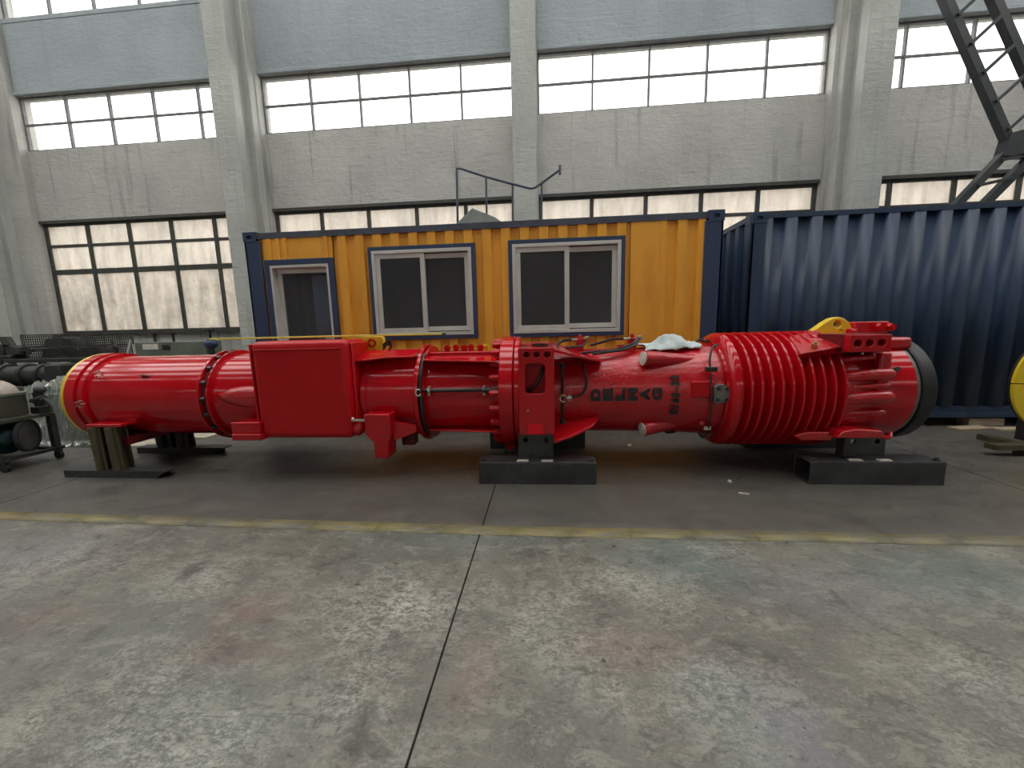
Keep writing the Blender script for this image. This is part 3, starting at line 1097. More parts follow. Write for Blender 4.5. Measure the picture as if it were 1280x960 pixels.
# hose running from collar to main flange
B().tube([D(-1.13, -.425, .805), D(-.9, -.42, .806), D(-.6, -.42, .807), D(-.43, -.44, .807)], .016, 10).build('pressure_pipe', BLACK, ham)
B().tube([D(-.56, -.435, .807), D(-.44, -.455, .807)], .022, 10).build('pipe_sleeve', BLACK, ham)
for x in (-1.06, -.555):
    b = B()
    b.cyl(D(x - .012, -.425, .806), D(x + .012, -.425, .806), .026, n=10)
    b.cyl(D(x, -.42, .84), D(x, -.45, .84), .011, n=8).cyl(D(x, -.42, .772), D(x, -.45, .772), .011, n=8)
    b.build('pipe_clamp', ZINC, ham)
B().tube([polar(-1.135, .475, a) for a in (1.0, .8, .6, .4, .2, .08)], .014).build('collar_hose', BLACK, ham)
B().tube([polar(-1.125, .47, a) for a in (.08, -.15, -.4, -.65, -.8)], .018).build('collar_hose', BLACK, ham)
b = B()
for k in range(10):
    a = 2 * pi * k / 12 + .9
    b.ell(D(-1.14 + .022 * cos(a), -.50, .80 + .03 * sin(a)), (.008, .008, .008), 8, 6)
b.build('ring_fitting', ZINC, ham)

# main bolted flange
L([(-.42, .38), (-.42, .535), (-.412, .543), (-.300, .543), (-.295, .535), (-.295, .40)], 'main_flange', RED)
L([(-.29, .40), (-.29, .528), (-.282, .535), (-.245, .535), (-.24, .528), (-.24, .40)], 'main_flange', RED)
nutm = B().cyl((-.065, 0, 0), (.0, 0, 0), .032, n=6).cyl((-.085, 0, 0), (-.06, 0, 0), .024, .026, n=10).mesh('flange_nut', REDM)
bolts(nutm, -.42, .488, 22, .11, 'flange_nut')
B().prism([(-.40, .24), (-.31, .24), (-.30, .19), (-.355, .16), (-.41, .19)], AY - .16, AY - .06, 'y').build('bottom_lug', REDM, ham)


# guide jaws front (towards the camera) and back
def rrect(u0, u1, v0, v1, r, n=5):
    o = []
    for (cu, cv, a0) in ((u1 - r, v1 - r, 0), (u0 + r, v1 - r, pi / 2), (u0 + r, v0 + r, pi), (u1 - r, v0 + r, 1.5 * pi)):
        for k in range(n + 1):
            a = a0 + (pi / 2) * k / n
            o.append((cu + r * cos(a), cv + r * sin(a)))
    return o


for sgn in (-1, 1):
    y0, y1 = AY + sgn * .62, AY + sgn * .565
    b = B()
    b.plate([(-.235, .455), (.065, .455), (.065, 1.185), (-.235, 1.185)],
            [circ(-.165, 1.128, .027), circ(-.08, 1.128, .027), circ(.008, 1.128, .027), rrect(-.178, -.012, .80, 1.055, .035)],
            y0, y1)
    b.build('guide_jaw_plate', RED, ham, bev=.004)
    b = B()
    ya, yc = sorted((AY + sgn * .57, AY + sgn * .33))
    b.box(-.235, -.205, ya, yc, .45, 1.18).box(.03, .06, ya, yc, .45, 1.18)
    b.box(-.235, .06, min(ya, AY + sgn * .1), max(yc, AY + sgn * .1), 1.16, 1.182)
    b.box(-.235, .06, ya, yc, .43, .46)
    b.build('guide_jaw_body', RED, ham, bev=.004)
    ya, yc = sorted((AY + sgn * .50, AY + sgn * .44))
    B().box(-.205, .03, ya, yc, .46, 1.16).build('jaw_web', REDM, ham)
    # wing gussets
    s = sgn
    b = B()
    b.prism([(.06, AY + s * .60), (.22, AY + s * .565), (.40, AY + s * .48), (.50, AY + s * .38), (.5, AY + s * .2), (.06, AY + s * .2)], 0, .022, 'z')
    b.v = [(x, y, 1.152 + z - (x - .06) * .30 + (.6 - abs(y - AY)) * .05) for x, y, z in b.v]
    b.build('wing_gusset', RED, ham, bev=.003)
    b = B()
    b.prism([(.06, AY + s * .60), (.22, AY + s * .565), (.40, AY + s * .48), (.47, AY + s * .38), (.47, AY + s * .2), (.06, AY + s * .2)], 0, .022, 'z')
    b.v = [(x, y, .445 + z + (x - .06) * .20 - (abs(y - AY) - .35) * .34) for x, y, z in b.v]
    b.build('wing_gusset', RED, ham, bev=.003)
b = B()
b.add([(-.165, AY - .625, .545), (-.03, AY - .625, .545), (-.03, AY - .66, .46), (-.165, AY - .66, .46), (-.165, AY - .60, .45), (-.03, AY - .60, .45)],
      [(0, 1, 2, 3), (3, 2, 5, 4), (0, 3, 4), (1, 5, 2), (0, 4, 5, 1)])
b.build('jaw_pad', RED, ham, bev=.004)
B().tube([D(-.165, -.52, .80), D(-.10, -.56, .86), D(-.05, -.56, .94), D(-.02, -.52, 1.02)], .016).build('jaw_hose', BLACK, ham)
b = B()
b.lathe([(-.17, .0), (-.17, .01)], AY - .62, .70, 8)
b.cyl(D(-.16, -.62, .66), D(-.16, -.635, .66), .012, n=8)
b.build('jaw_screw', BRASS, ham)
b = B()
b.lathe([(0, .055), (0, .08), (.02, .08), (.02, .055), (0, .055)], AY - .25, 1.2, 24)
b.v = [(-.05 + (y - AY + .25), AY - .25 + (z - 1.2), 1.185 + x) for x, y, z in b.v]
b.build('jaw_socket', BLACK, ham)

# cast body
L([(-.25, .40), (.3, .402), (.9, .408), (1.35, .424), (1.56, .432)], 'cast_body', REDC, n=128)


def nozzle(p0, p1, r0, r1):
    nz = B().cyl(p0, p1, r0, r1, 24).build('injector_nozzle', REDC, ham)
    d = (Vector(p1) - Vector(p0)).normalized()
    p = Vector(p0)
    b = B()
    b.cyl(p - d * .012, p + d * .01, r0 * .88, r0 * .9, 24).cyl(p - d * .016, p - d * .01, r0 * .55, r0 * .55, 20)
    b.build('nozzle_plug', PALE, nz, label='pale round nozzle plug')


nozzle(D(.86, -.335, 1.06), D(1.46, -.19, 1.01), .068, .055)
nozzle(D(.87, -.325, .415), D(1.42, -.17, .49), .068, .055)
# hoses on the cast body
b = B()
b.tube([D(.10, -.50, 1.045), D(.14, -.445, .99), D(.142, -.45, .75), D(.14, -.44, .52)], .012)
b.build('side_hose', BLACK, ham)
b = B()
b.tube([D(.32, -.36, 1.03), D(.345, -.405, .93), D(.355, -.42, .85), D(.31, -.43, .76), D(.21, -.44, .73)], .011)
b.build('side_hose', BLACK, ham)
b = B()
b.cyl(D(.175, -.44, .73), D(.225, -.44, .73), .02, n=8).cyl(D(.2, -.44, .70), D(.2, -.44, .76), .012, n=8)
for k in range(8):
    a = 2 * pi * k / 10 + .8
    b.ell(D(.145 + .026 * cos(a), -.47, .73 + .03 * sin(a)), (.008, .008, .008), 8, 6)
b.build('hose_fitting', ZINC, ham)
b = B()
b.cyl(D(.14, -.45, .50), D(.14, -.45, .54), .024, n=10).cyl(D(.14, -.45, 1.0), D(.14, -.45, 1.04), .022, n=10)
b.build('hose_end', BLACK, ham)
# fuel pumps on top
for (x, y) in ((.29, -.06), (.78, -.06)):
    b = B()
    b.box(x - .10, x + .07, AY + y - .05, AY + y + .05, 1.10, 1.17)
    b.box(x + .0, x + .085, AY + y - .045, AY + y + .045, 1.17, 1.235)
    b.cyl(D(x + .04, y, 1.23), D(x + .04, y, 1.275), .022, .016, 10)
    b.build('fuel_pump', RED, ham, bev=.008)
    b = B()
    b.cyl(D(x - .05, y - .05, 1.225), D(x + .01, y - .05, 1.23), .012, n=8).cyl(D(x + .085, y - .03, 1.24), D(x + .12, y - .03, 1.25), .012, n=8)
    b.build('pump_fitting', ZINC, ham)
B().tube([D(.10, -.16, 1.175), D(.16, -.12, 1.22), D(.22, -.11, 1.228), D(.25, -.11, 1.228)], .013).build('fuel_hose', BLACK, ham)
B().tube([D(.14, -.2, 1.155), D(.28, -.18, 1.165), D(.36, -.12, 1.18), D(.38, -.1, 1.23)], .010).build('fuel_hose', BLACK, ham)
B().tube([D(.42, -.15, 1.175), D(.52, -.13, 1.2), D(.64, -.11, 1.228), D(.73, -.11, 1.228)], .012).build('fuel_hose', BLACK, ham)
B().tube([D(.22, -.27, 1.10), D(.42, -.25, 1.118), D(.62, -.22, 1.13), D(.80, -.15, 1.18), D(.87, -.08, 1.24)], .012).build('fuel_hose', BLACK, ham)
B().tube([D(.42, -.27, 1.10), D(.55, -.26, 1.115), D(.72, -.22, 1.135), D(.84, -.14, 1.18), D(.90, -.07, 1.23)], .012).build('fuel_hose', BLACK, ham)

B().tube([D(1.40, -.05, 1.165), D(1.45, -.03, 1.20), D(1.50, -.03, 1.185), D(1.53, -.05, 1.20)], .012).build('top_clip', BLACK, ham)
# clamp band with pipe and grey cover plate
b = B()
b.tube([D(1.505, -.305, 1.165), D(1.45, -.33, 1.15), D(1.41, -.375, 1.06), D(1.40, -.41, .97)], .009)
b.tube([D(1.40, -.43, .93), D(1.405, -.45, .80), D(1.41, -.445, .65), D(1.42, -.41, .5), D(1.43, -.36, .40)], .008)
b.build('vent_pipe', GREYD, ham)
b = B()
b.box(1.36, 1.445, AY - .455, AY - .40, .945, .985)
b.build('pipe_bracket', BLACK, ham, bev=.004)
B().tube([D(1.33, -.38, .42), D(1.37, -.36, .36), D(1.405, -.33, .335), D(1.43, -.35, .38), D(1.45, -.36, .42)], .009).build('bottom_hose', BLACK, ham)
B().tube([D(1.1, -.25, .365), D(1.15, -.2, .345), D(1.2, -.22, .36)], .01).build('bottom_hose', BLACK, ham)
b = B()
b.ell(D(1.37, -.375, .475), (.025, .02, .025), 10, 8)
b.build('bottom_nut', REDC, ham)
b = B()
b.box(1.385, 1.445, AY - .385, AY - .355, .42, .45)
b.build('bottom_clip', ZINC, ham)
cov = B()
cov.prism([(1.425, .69), (1.425, .815), (1.46, .84), (1.50, .838), (1.54, .81), (1.575, .76), (1.54, .70), (1.50, .672), (1.46, .668)], AY - .462, AY - .43, 'y')
cov = cov.build('cover_plate', GREYC, ham, bev=.006, label='grey green bolted cover plate')
for (x, z) in ((1.455, .80), (1.525, .80), (1.455, .705), (1.525, .705)):
    B().cyl(D(x, -.462, z), D(x, -.472, z), .014, n=6).build('cover_bolt', BLACK, cov)
B().prism([(1.25, .72), (1.25, .86), (1.43, .86), (1.43, .72)], AY - .440, AY - .40, 'y').build('flat_boss', REDM, ham, bev=.008)

# cooling fins
L([(1.53, .40), (1.53, .462), (2.5, .462), (2.5, .40)], 'finned_barrel', RED)
fin = B().lathe([(-.085, .455), (-.03, .46), (-.012, .50), (-.011, .528), (-.006, .534), (.004, .534), (.009, .528), (.012, .50), (.03, .46), (.05, .455)], 0, 0, 96) \
    .mesh('cooling_fin', RED)
fin0 = B().lathe([(-.085, .42), (-.08, .45), (-.05, .515), (-.02, .533), (.004, .534), (.009, .528), (.012, .50), (.03, .46), (.05, .455)], 0, 0, 96) \
    .mesh('cooling_fin', RED)
for k in range(11):
    o = bpy.data.objects.new('cooling_fin', fin0 if k == 0 else fin)
    C.objects.link(o)
    o.parent = ham
    o.location = (1.622 + .0818 * k + .6, 0, AZ)
# sloping pump platform over the last fins
b = B()
b.add([(2.10, AY - .46, 1.085), (2.47, AY - .49, 1.155), (2.47, AY - .05, 1.272), (2.16, AY - .18, 1.225), (2.10, AY - .40, 1.03), (2.47, AY - .42, 1.08), (2.47, AY - .05, 1.15),
       (2.16, AY - .18, 1.12)], [(0, 1, 2, 3), (0, 4, 5, 1), (1, 5, 6, 2), (2, 6, 7, 3), (3, 7, 4, 0), (4, 7, 6, 5)])
b.build('pump_platform', REDC, ham, bev=.012)
b = B()
b.cyl(D(2.235, -.40, 1.13), D(2.235, -.415, 1.165), .024, n=6).cyl(D(2.235, -.41, 1.15), D(2.235, -.42, 1.18), .013, n=8)
b.build('brass_plug', BRASS, ham, label='brass plug')
# right yellow lifting lug
b = B()
b.plate([(2.42, 1.23), (2.48, 1.275), (2.56, 1.335), (2.62, 1.372), (2.67, 1.383), (2.72, 1.372), (2.77, 1.335), (2.82, 1.245), (2.82, 1.21), (2.42, 1.21)],
        [circ(2.672, 1.318, .034)], AY - .03, AY + .05)
b.build('lifting_lug', YEL, ham, bev=.008, label='yellow arched lifting lug on the finned end')
b = B()
b.cyl(D(2.72, -.10, 1.25), D(2.80, -.06, 1.255), .03, n=8).box(2.55, 2.80, AY - .16, AY - .01, 1.20, 1.235)
b.build('lug_base', RED, ham, bev=.006)
# top block
b = B()
b.box(2.80, 3.09, AY - .06, AY + .16, 1.17, 1.335)
b.build('top_block', RED, ham, bev=.01)
for x in (2.99, 3.08):
    B().cyl(D(x, -.06, 1.285), D(x, -.11, 1.28), .036, n=6).cyl(D(x, -.11, 1.28), D(x, -.125, 1.28), .02, n=10).build('block_screw', REDM, ham)
B().box(2.3, 3.10, AY - .30, AY + .30, 1.09, 1.20).build('top_saddle', REDC, ham, bev=.03)

# lower guide block (right end)
for sgn in (-1, 1):
    b = B()
    ya, yc = AY + sgn * .565, AY + sgn * .50
    b.plate([(2.39, 1.10), (2.70, 1.10), (2.70, 1.235), (2.39, 1.235)], [circ(2.455, 1.168, .03), circ(2.54, 1.168, .03), circ(2.63, 1.168, .03)], ya, yc)
    b.build('guide_bar', RED, ham, bev=.005)
    ya, yc = sorted((AY + sgn * .50, AY + sgn * .2))
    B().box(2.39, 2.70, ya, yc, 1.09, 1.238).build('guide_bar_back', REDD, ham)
b = B()
b.lathe([(2.44, .42), (2.44, .492), (2.452, .498), (2.50, .496), (2.62, .475), (2.70, .47), (2.70, .40)], AY, AZ, 96)
b.build('guide_housing', REDC, ham)
for (z, r, d) in ((1.03, .03, .39), (.895, .05, .455), (.71, .054, .465), (.80, .026, .455), (.575, .026, .44)):
    B().tube([D(2.47, -d + .01, z - .01), D(2.53, -d - .01, z), D(2.64, -d - .03, z + .012), D(2.775, -d - .025, z + .014), D(2.785, -d + .05, z + .01)], r, 14) \
        .build('cast_rib', REDC, ham)
B().box(2.695, 2.785, AY - .495, AY + .495, .72, 1.09).build('rib_plate', REDC, ham, bev=.02)
b = B()
b.prism([(2.36, .40), (2.40, .455), (2.50, .475), (2.70, .46), (2.72, .42), (2.72, .40)], AY - .58, AY - .30, 'y')
b.build('guide_shoe', REDC, ham, bev=.008)
b = B()
b.prism([(2.10, .385), (2.16, .345), (2.40, .345), (2.42, .42), (2.2, .42)], AY - .47, AY - .1, 'y')
b.build('shoe_web', REDC, ham, bev=.01)
B().tube([D(2.72, -.50, .43), D(2.76, -.52, .395), D(2.82, -.50, .385), D(2.86, -.46, .41)], .018, 8).build('grab_eye', RED, ham)
# impact end
L([(2.68, .40), (2.68, .452), (2.86, .458), (3.03, .462), (3.035, .40)], 'end_section', RED)
L([(3.033, .40), (3.033, .458), (3.058, .458), (3.058, .40)], 'grey_gasket', GREYC, label='thin grey gasket ring')
L([(3.065, .40), (3.065, .468), (3.078, .476), (3.175, .468), (3.195, .45), (3.20, .36), (3.20, 0)], 'rubber_buffer', RUB, label='thick black rubber buffer ring')
b = B()
b.cyl(D(2.885, -.40, .935), D(2.885, -.435, .945), .022, .02, 10)
b.build('end_plug', STEEL, ham)
b = B()
b.cyl(polar(2.80, .46, .92), polar(2.87, .465, .92), .026, n=6).ell(polar(2.81, .465, .92), (.035, .03, .03), 10, 8)
b.build('end_valve', RED, ham)
B().box(2.80, 3.03, AY - .466, AY - .44, .809, .815).build('seam_strip', REDC, ham)
for k in range(9):
    a = -.55 + k * .33
    if abs(a - .9) < .05:
        continue
# pad under the left end
b = B()
b.box(-4.43, -4.07, AY - .52, AY - .10, .50, .53).prism([(-4.33, .36), (-4.2, .36), (-4.16, .5), (-4.37, .5)], AY - .47, AY - .44, 'y')
b.build('support_pad', RED, ham, bev=.005)
b = B()
b.box(-4.6, -4.05, AY + .12, AY + .5, .30, .34)
b.box(-4.45, -4.10, AY - .45, AY + .45, .30, .38)
b.build('support_saddle', REDD, ham)


# raised letters
def glyph(ch, w_, h_, m, name, x, ang, r, keep=False, bold=.035):
    """letter lies on the barrel with its head towards -X (left) and reads upwards"""
    cu = bpy.data.curves.new('letter', 'FONT')
    cu.body = ch
    cu.extrude = .05
    cu.offset = bold
    cu.resolution_u = 3
    to = bpy.data.objects.new('letter', cu)
    C.objects.link(to)
    dg = bpy.context.evaluated_depsgraph_get()
    me = bpy.data.meshes.new_from_object(to.evaluated_get(dg))
    bpy.data.objects.remove(to)
    bpy.data.curves.remove(cu)
    xs_ = [v.co.x for v in me.vertices]
    ys_ = [v.co.y for v in me.vertices]
    cx, cy = (min(xs_) + max(xs_)) / 2, (min(ys_) + max(ys_)) / 2
    if keep:
        sx = sy = h_ / (.729 + 2 * bold)
        sx *= w_ / h_
        cy = .729 / 2
    else:
        sx = w_ / (max(xs_) - min(xs_))
        sy = h_ / (max(ys_) - min(ys_))
    for v in me.vertices:
        u, q, e_ = (v.co.x - cx) * sx, (v.co.y - cy) * sy, v.co.z / .05
        aa = ang + u / r
        rr = r + .004 + .006 * e_
        p = polar(x - q, rr, aa)
        v.co = (p[0] + .6, p[1] - AY, p[2])
    me.materials.append(m)
    o = bpy.data.objects.new(name, me)
    C.objects.link(o)
    o.parent = ham
    return o


for i, ch in enumerate('DELMAG'):
    glyph(ch, .112, .088, BLACK, 'raised_letter', .435 + .1065 * i, .05, .4045, False, .075)
for i, ch in enumerate('D160-32'):
    glyph(ch, .066 if ch != '1' else .06, .078, BLACK, 'raised_letter', 1.115, -.335 + .122 * i, .416, True, .06)

# ================================================================== SUPPORTS
def skid(x0, x1, px0, px1, y0, depth, h, pz, m, label, front=1, white=True, ang=.0105):
    t = thing('support_skid', label, 'support', ((x0 + x1) / 2, y0 + depth / 2, 0), 'steel support skids under the red hammer', ang)
    b = B()
    th = .014
    b.box(x0, x1, y0, y0 + th, 0, h - th).box(x0, x1, y0 + depth - th, y0 + depth, 0, h - th)
    b.box(x0, x1, y0, y0 + depth, h - th, h).box(x0, x1, y0 + th, y0 + depth - th, 0, th)
    b.build('skid_tube', m, t, bev=.003)
    ya = y0 + (.12 if front > 0 else .02)
    b = B()
    b.plate([(px0, h), (px1, h), (px1, pz), (px0, pz)], [circ(px0 + .065, pz - .06, .022, 12), circ(px1 - .065, pz - .06, .022, 12)], ya, ya + .016)
    b.box(px0, px0 + .016, ya + .016, ya + .09, h, pz).box(px1 - .016, px1, ya + .016, ya + .09, h, pz)
    b.box(px0, px1, ya - .0, ya + .09, pz, pz + .006)
    b.build('pedestal', m, t)
    B().box(px0 - .0, px1 + .0, ya - .055, ya, h, h + .012).build('base_flange', m, t)
    if white:
        for x in (px0 + .03, px1 - .07):
            B().box(x - .04, x + .06, ya - .095, ya - .055, h, h + .006).build('bright_shim', PALE, t, label='bright bare metal shim')
    for x in (x0 + .04, x1 - .04):
        b = B()
        b.cyl((x, y0 + .045, h), (x, y0 + .045, h + .012), .025, n=6).cyl((x, y0 + .045, h + .012), (x, y0 + .045, h + .022), .014, n=8)
        b.build('corner_bolt', m, t)
    return t


skid(-.595, .425, -.25, .063, 3.19, .215, .195, .424, STEEL, 'dark steel box skid in front under the middle guide of the red hammer')
skid(2.185, 3.225, 2.52, 2.845, 3.262, .215, .195, .394, STEEL, 'dark steel box skid in front under the finned right end of the red hammer')
skid(-.64, .43, -.25, .063, 4.195, .215, .195, .424, STEELK, 'blackish skid standing behind the middle skid, under the hammer guide', -1, False)
skid(2.15, 3.2, 2.45, 2.80, 4.24, .215, .195, .394, STEELK, 'blackish skid standing behind the right end skid, under the finned barrel', -1, False)


def stand(x0, x1, y, zt, posts, m, mp_, label, depth=.12):
    t = thing('post_support', label, 'support', ((x0 + x1) / 2, y, 0), 'post supports under the left end of the red hammer')
    b = B()
    b.prism([(x0, 0), (x1 - .10, 0), (x1, .07), (x0, .07)], y, y + .012, 'y')
    b.box(x0, x1, y + .012, y + depth, .058, .07)
    b.box(x0 + .0, x1 - .1, y + depth, y + depth + .012, 0, .07)
    b.build('base_angle', m, t)
    for (a, c) in posts:
        b = B()
        lean = -.02
        w_ = c - a
        for (u0, u1, v0, v1) in ((0, w_, 0, .014), (0, w_, .086, .10), (w_ / 2 - .007, w_ / 2 + .007, .014, .086)):
            q = B().box(a + u0, a + u1, y + .02 + v0, y + .02 + v1, .07, zt)
            b.add(q.v, q.f)
        b.cyl((a + w_ * .35, y + .02, .07), (a + w_ * .35, y + .02, zt), w_ * .32, n=14)
        b.v = [(x + lean * (z - .07) / (zt - .07), yy, z) for x, yy, z in b.v]
        b.build('post', mp_, t)
    return t


stand(-4.73, -3.64, 3.22, .497, [(-4.375, -4.265), (-4.20, -4.09)], STEEL, OLIVE, 'steel base with two olive brown posts under the left end of the hammer', .13)
stand(-4.78, -3.69, 3.95, .296, [(-4.52, -4.35), (-4.27, -4.14)], STEELK, STEELK, 'black low stand with two short posts behind, under the left cylinder', .12)

# rag and yellow rod on the hammer
rg = B()
nx, ny = 22, 12
vs = []
for j in range(ny):
    for i in range(nx):
        u, v = i / (nx - 1), j / (ny - 1)
        x = .90 + .50 * u + .03 * sin(v * 7)
        dy = -.21 + .34 * v + .02 * sin(u * 9)
        r0 = .413 + (x - .9) * .03
        base = AZ + math.sqrt(max(r0 * r0 - dy * dy, 0)) + .022
        hump = .085 * math.exp(-((u - .56) / .2) ** 4) * math.exp(-((v - .45) / .36) ** 2)
        wr_ = .012 * abs(sin(u * 11 + v * 5)) + .010 * abs(sin(u * 23 - v * 13)) - .008
        vs.append((x, AY + .018 + dy, base + hump + wr_ * (1 if hump > .02 else .8)))
rg.add(vs, [(j * nx + i, j * nx + i + 1, (j + 1) * nx + i + 1, (j + 1) * nx + i) for j in range(ny - 1) for i in range(nx - 1)])
o = rg.build('rag', CLOTH, solid=.006, ang=70)
tag(o, 'crumpled pale grey blue rag lying on top of the red hammer', 'rag')

rd = thing('yellow_rod', 'long thin yellow rod lying along the top of the red fuel tank', 'rod', (-2.25, 3.66, 1.303))
B().beam((-3.40, 3.66, 1.312), (-.99, 3.66, 1.312), .03, .018).build('rod', YELS, rd, bev=.003)
B().beam((-.99, 3.66, 1.312), (-.955, 3.66, 1.312), .022, .014).build('rod_tip', BLACK, rd)

# ================================================================== RIGHT EDGE: second machine with yellow end cover
dc = thing('round_cover', 'round yellow split end cover standing in a cradle at the right edge', 'cover', (5.16, 4.6, 0))
for (a0, a1) in ((.008, pi - .008), (pi + .008, 2 * pi - .008)):
    q = [(5.175 + .53 * cos(a0 + (a1 - a0) * k / 24), .685 + .53 * sin(a0 + (a1 - a0) * k / 24)) for k in range(25)]
    B().prism(q, 4.20, 4.225, 'y').build('cover_half', YEL, dc, label='half of the yellow end cover')
B().cyl((5.175, 4.226, .685), (5.175, 4.25, .685), .53, n=64).build('rim_plate', STEELK, dc)
for x in (4.98, 5.3):
    B().box(x, x + .08, 4.255, 4.42, .06, .5).build('cradle_leg', STEELK, dc)
b = B()
b.beam((4.36, 4.05, .085), (6.0, 4.05, .085), .10, .05).beam((4.62, 4.05, .03), (6.0, 4.05, .03), .10, .06)
b.beam((4.85, 4.04, .03), (4.85, 4.6, .03), .1, .06).beam((5.5, 4.04, .03), (5.5, 4.6, .03), .1, .06)
b.build('cradle_base', OLIVE, dc)

for (x, y, lx, ly, a, lb) in ((5.15, 5.02, .42, .14, .15, 'short pale plank on the floor under the blue container'),
                              (5.75, 4.98, .75, .13, .05, 'long pale plank on the floor beside the yellow cover')):
    o = B().box(-lx / 2, lx / 2, -ly / 2, ly / 2, 0, .028).build('plank', WOOD, bev=.003)
    o.location = (x, y, 0)
    o.rotation_euler = (0, 0, a)
    tag(o, lb, 'plank')

# floor litter
for (x, y, r, lb) in ((1.568, 3.297, .016, 'tiny white scrap on the floor left of the right skid'), (.941, 4.31, .022, 'small white disc on the floor behind the hammer body')):
    o = B().cyl((x, y, 0), (x, y, .014), r, r * .8, 10).build('scrap', PALE)
    tag(o, lb, 'scrap')
o = B().beam((1.53, 3.06, .004), (1.60, 3.04, .004), .012, .008).build('scrap', PALE)
tag(o, 'thin white sliver on the floor in front of the right skid', 'scrap')
for (x, y, lx, ly, a, lb) in ((-5.05, 4.36, .7, .3, .1, 'flat pale cardboard sheet on the floor behind the olive posts'),
                              (-4.95, 5.3, .9, .3, -.08, 'flat cardboard sheet farther back behind the left cylinder'),
                              (-3.6, 5.6, .7, .12, .06, 'narrow cardboard strip below the orange container door')):
    o = B().box(-lx / 2, lx / 2, -ly / 2, ly / 2, 0, .01).build('cardboard_sheet', CARD)
    o.location = (x, y if y < 4.9 else 4.75, 0)
    o.rotation_euler = (0, 0, a)
    tag(o, lb, 'cardboard')

# ================================================================== LEFT CLUTTER
# trolley
tr = thing('trolley', 'dark steel trolley on small castors at the left edge', 'trolley', (-6.2, 3.55, 0))
b = B()
for y in (3.33, 3.76):
    b.beam((-7.3, y, .52), (-5.52, y, .52), .03, .03)
for x in (-7.3, -5.54):
    b.beam((x, 3.32, .52), (x, 3.78, .52), .03, .03)
b.box(-7.3, -5.54, 3.33, 3.76, .515, .525)
b.build('tray', OLIVED, tr)
b = B()
for y in (3.33, 3.76):
    b.beam((-7.3, y, .125), (-5.5, y, .125), .035, .035)
for x in (-7.3, -5.54):
    b.beam((x, 3.25, .125), (x, 3.82, .125), .035, .035)
b.box(-7.3, -5.54, 3.33, 3.76, .11, .115)
b.build('base_frame', GREYD, tr)
for (x, y) in ((-5.55, 3.76), (-7.29, 3.76), (-7.29, 3.34)):
    B().beam((x, y, .13), (x, y, .52), .06, .05).build('upright', GREYD, tr)
for (x, y) in ((-5.55, 3.33), (-5.55, 3.77), (-7.29, 3.77), (-7.29, 3.33)):
    cs = B().box(x - .03, x + .03, y - .02, y + .02, .07, .11).build('castor', GREYD, tr)
    B().cyl((x, y - .016, .045), (x, y + .016, .045), .045, n=18).build('wheel', RUB, cs)
tk = thing('domed_tank', 'dark olive tank with pinkish beige domed lid on the trolley', 'tank', (-6.4, 3.55, .525))
b = B()
b.prism(rrect(-7.2, -5.55, 3.34, 3.64, .10), .552, .78, 'z')
b.build('tank_body', OLIVED, tk, bev=.01)
b = B()
b.prism(rrect(-7.21, -5.54, 3.33, 3.65, .10), .775, .80, 'z').prism(rrect(-7.21, -5.54, 3.33, 3.65, .10), .536, .552, 'z')
b.build('tank_rim', LGREEN, tk)
b = B()
vs = []
n, m_ = 28, 8
for i in range(m_ + 1):
    t = i / m_
    for k in range(n):
        a = 2 * pi * k / n
        ex = lambda q: math.copysign(abs(q) ** .6, q)
        vs.append((-6.375 + .825 * cos(t * pi / 2) ** .55 * ex(cos(a)), 3.49 + .155 * cos(t * pi / 2) ** .55 * ex(sin(a)), .80 + .17 * sin(t * pi / 2)))
b.add(vs, [(i * n + k, i * n + (k + 1) % n, (i + 1) * n + (k + 1) % n, (i + 1) * n + k) for i in range(m_) for k in range(n)])
b.build('domed_lid', BEIGE, tk, ang=60)
dm = thing('teal_drum', 'dark teal drum lying on the lower shelf of the trolley', 'drum', (-6.3, 3.55, .115))
B().cyl((-7.0, 3.50, .328), (-5.70, 3.50, .328), .175, n=32).build('drum_shell', TEAL, dm, bev=.01)
b = B()
for x in (-6.9, -6.3, -5.75):
    b.lathe([(x - .02, .175), (x - .01, .182), (x + .01, .182), (x + .02, .175)], 3.50, .328, 32)
b.build('drum_hoop', TEAL, dm)
B().ell((-5.68, 3.50, .328), (.06, .10, .10), 16, 10).build('drum_end', TEAL, dm)
ds = thing('spoked_wheel', 'dull grey wheel disc leaning inside the trolley beside the teal drum', 'wheel', (-5.52, 3.62, .115))
for prof, nm, m in (([(-.018, .15), (-.018, .175), (.018, .175), (.018, .15), (-.018, .15)], 'rim', RUB), ([(-.008, 0), (-.008, .15), (.008, .15), (.008, 0)], 'disc', WIRE)):
    b = B().lathe(prof, 0, 0, 32)
    b.v = [(-5.56 + x * cos(.5) - y * sin(.5), 3.55 + x * sin(.5) + y * cos(.5), .33 + z) for x, y, z in b.v]
    b.build(nm, m, ds)
tap = thing('valve_cluster', 'dark oily valve fitting hanging at the trolley tray end', 'valve', (-5.6, 3.73, .53))
b = B()
b.box(-5.66, -5.54, 3.67, 3.79, .538, .62).cyl((-5.60, 3.73, .60), (-5.60, 3.73, .78), .045, n=12)
b.build('valve_body', GREYD, tap, bev=.01)
B().cyl((-5.66, 3.72, .68), (-5.50, 3.70, .71), .035, n=12).ell((-5.57, 3.73, .80), (.06, .05, .05), 12, 8).build('valve_bonnet', STEEL, tap)
B().tube([(-5.53, 3.68, .66), (-5.45, 3.68, .70), (-5.42, 3.68, .62), (-5.47, 3.68, .56)], .014).build('valve_lever', STEEL, tap)

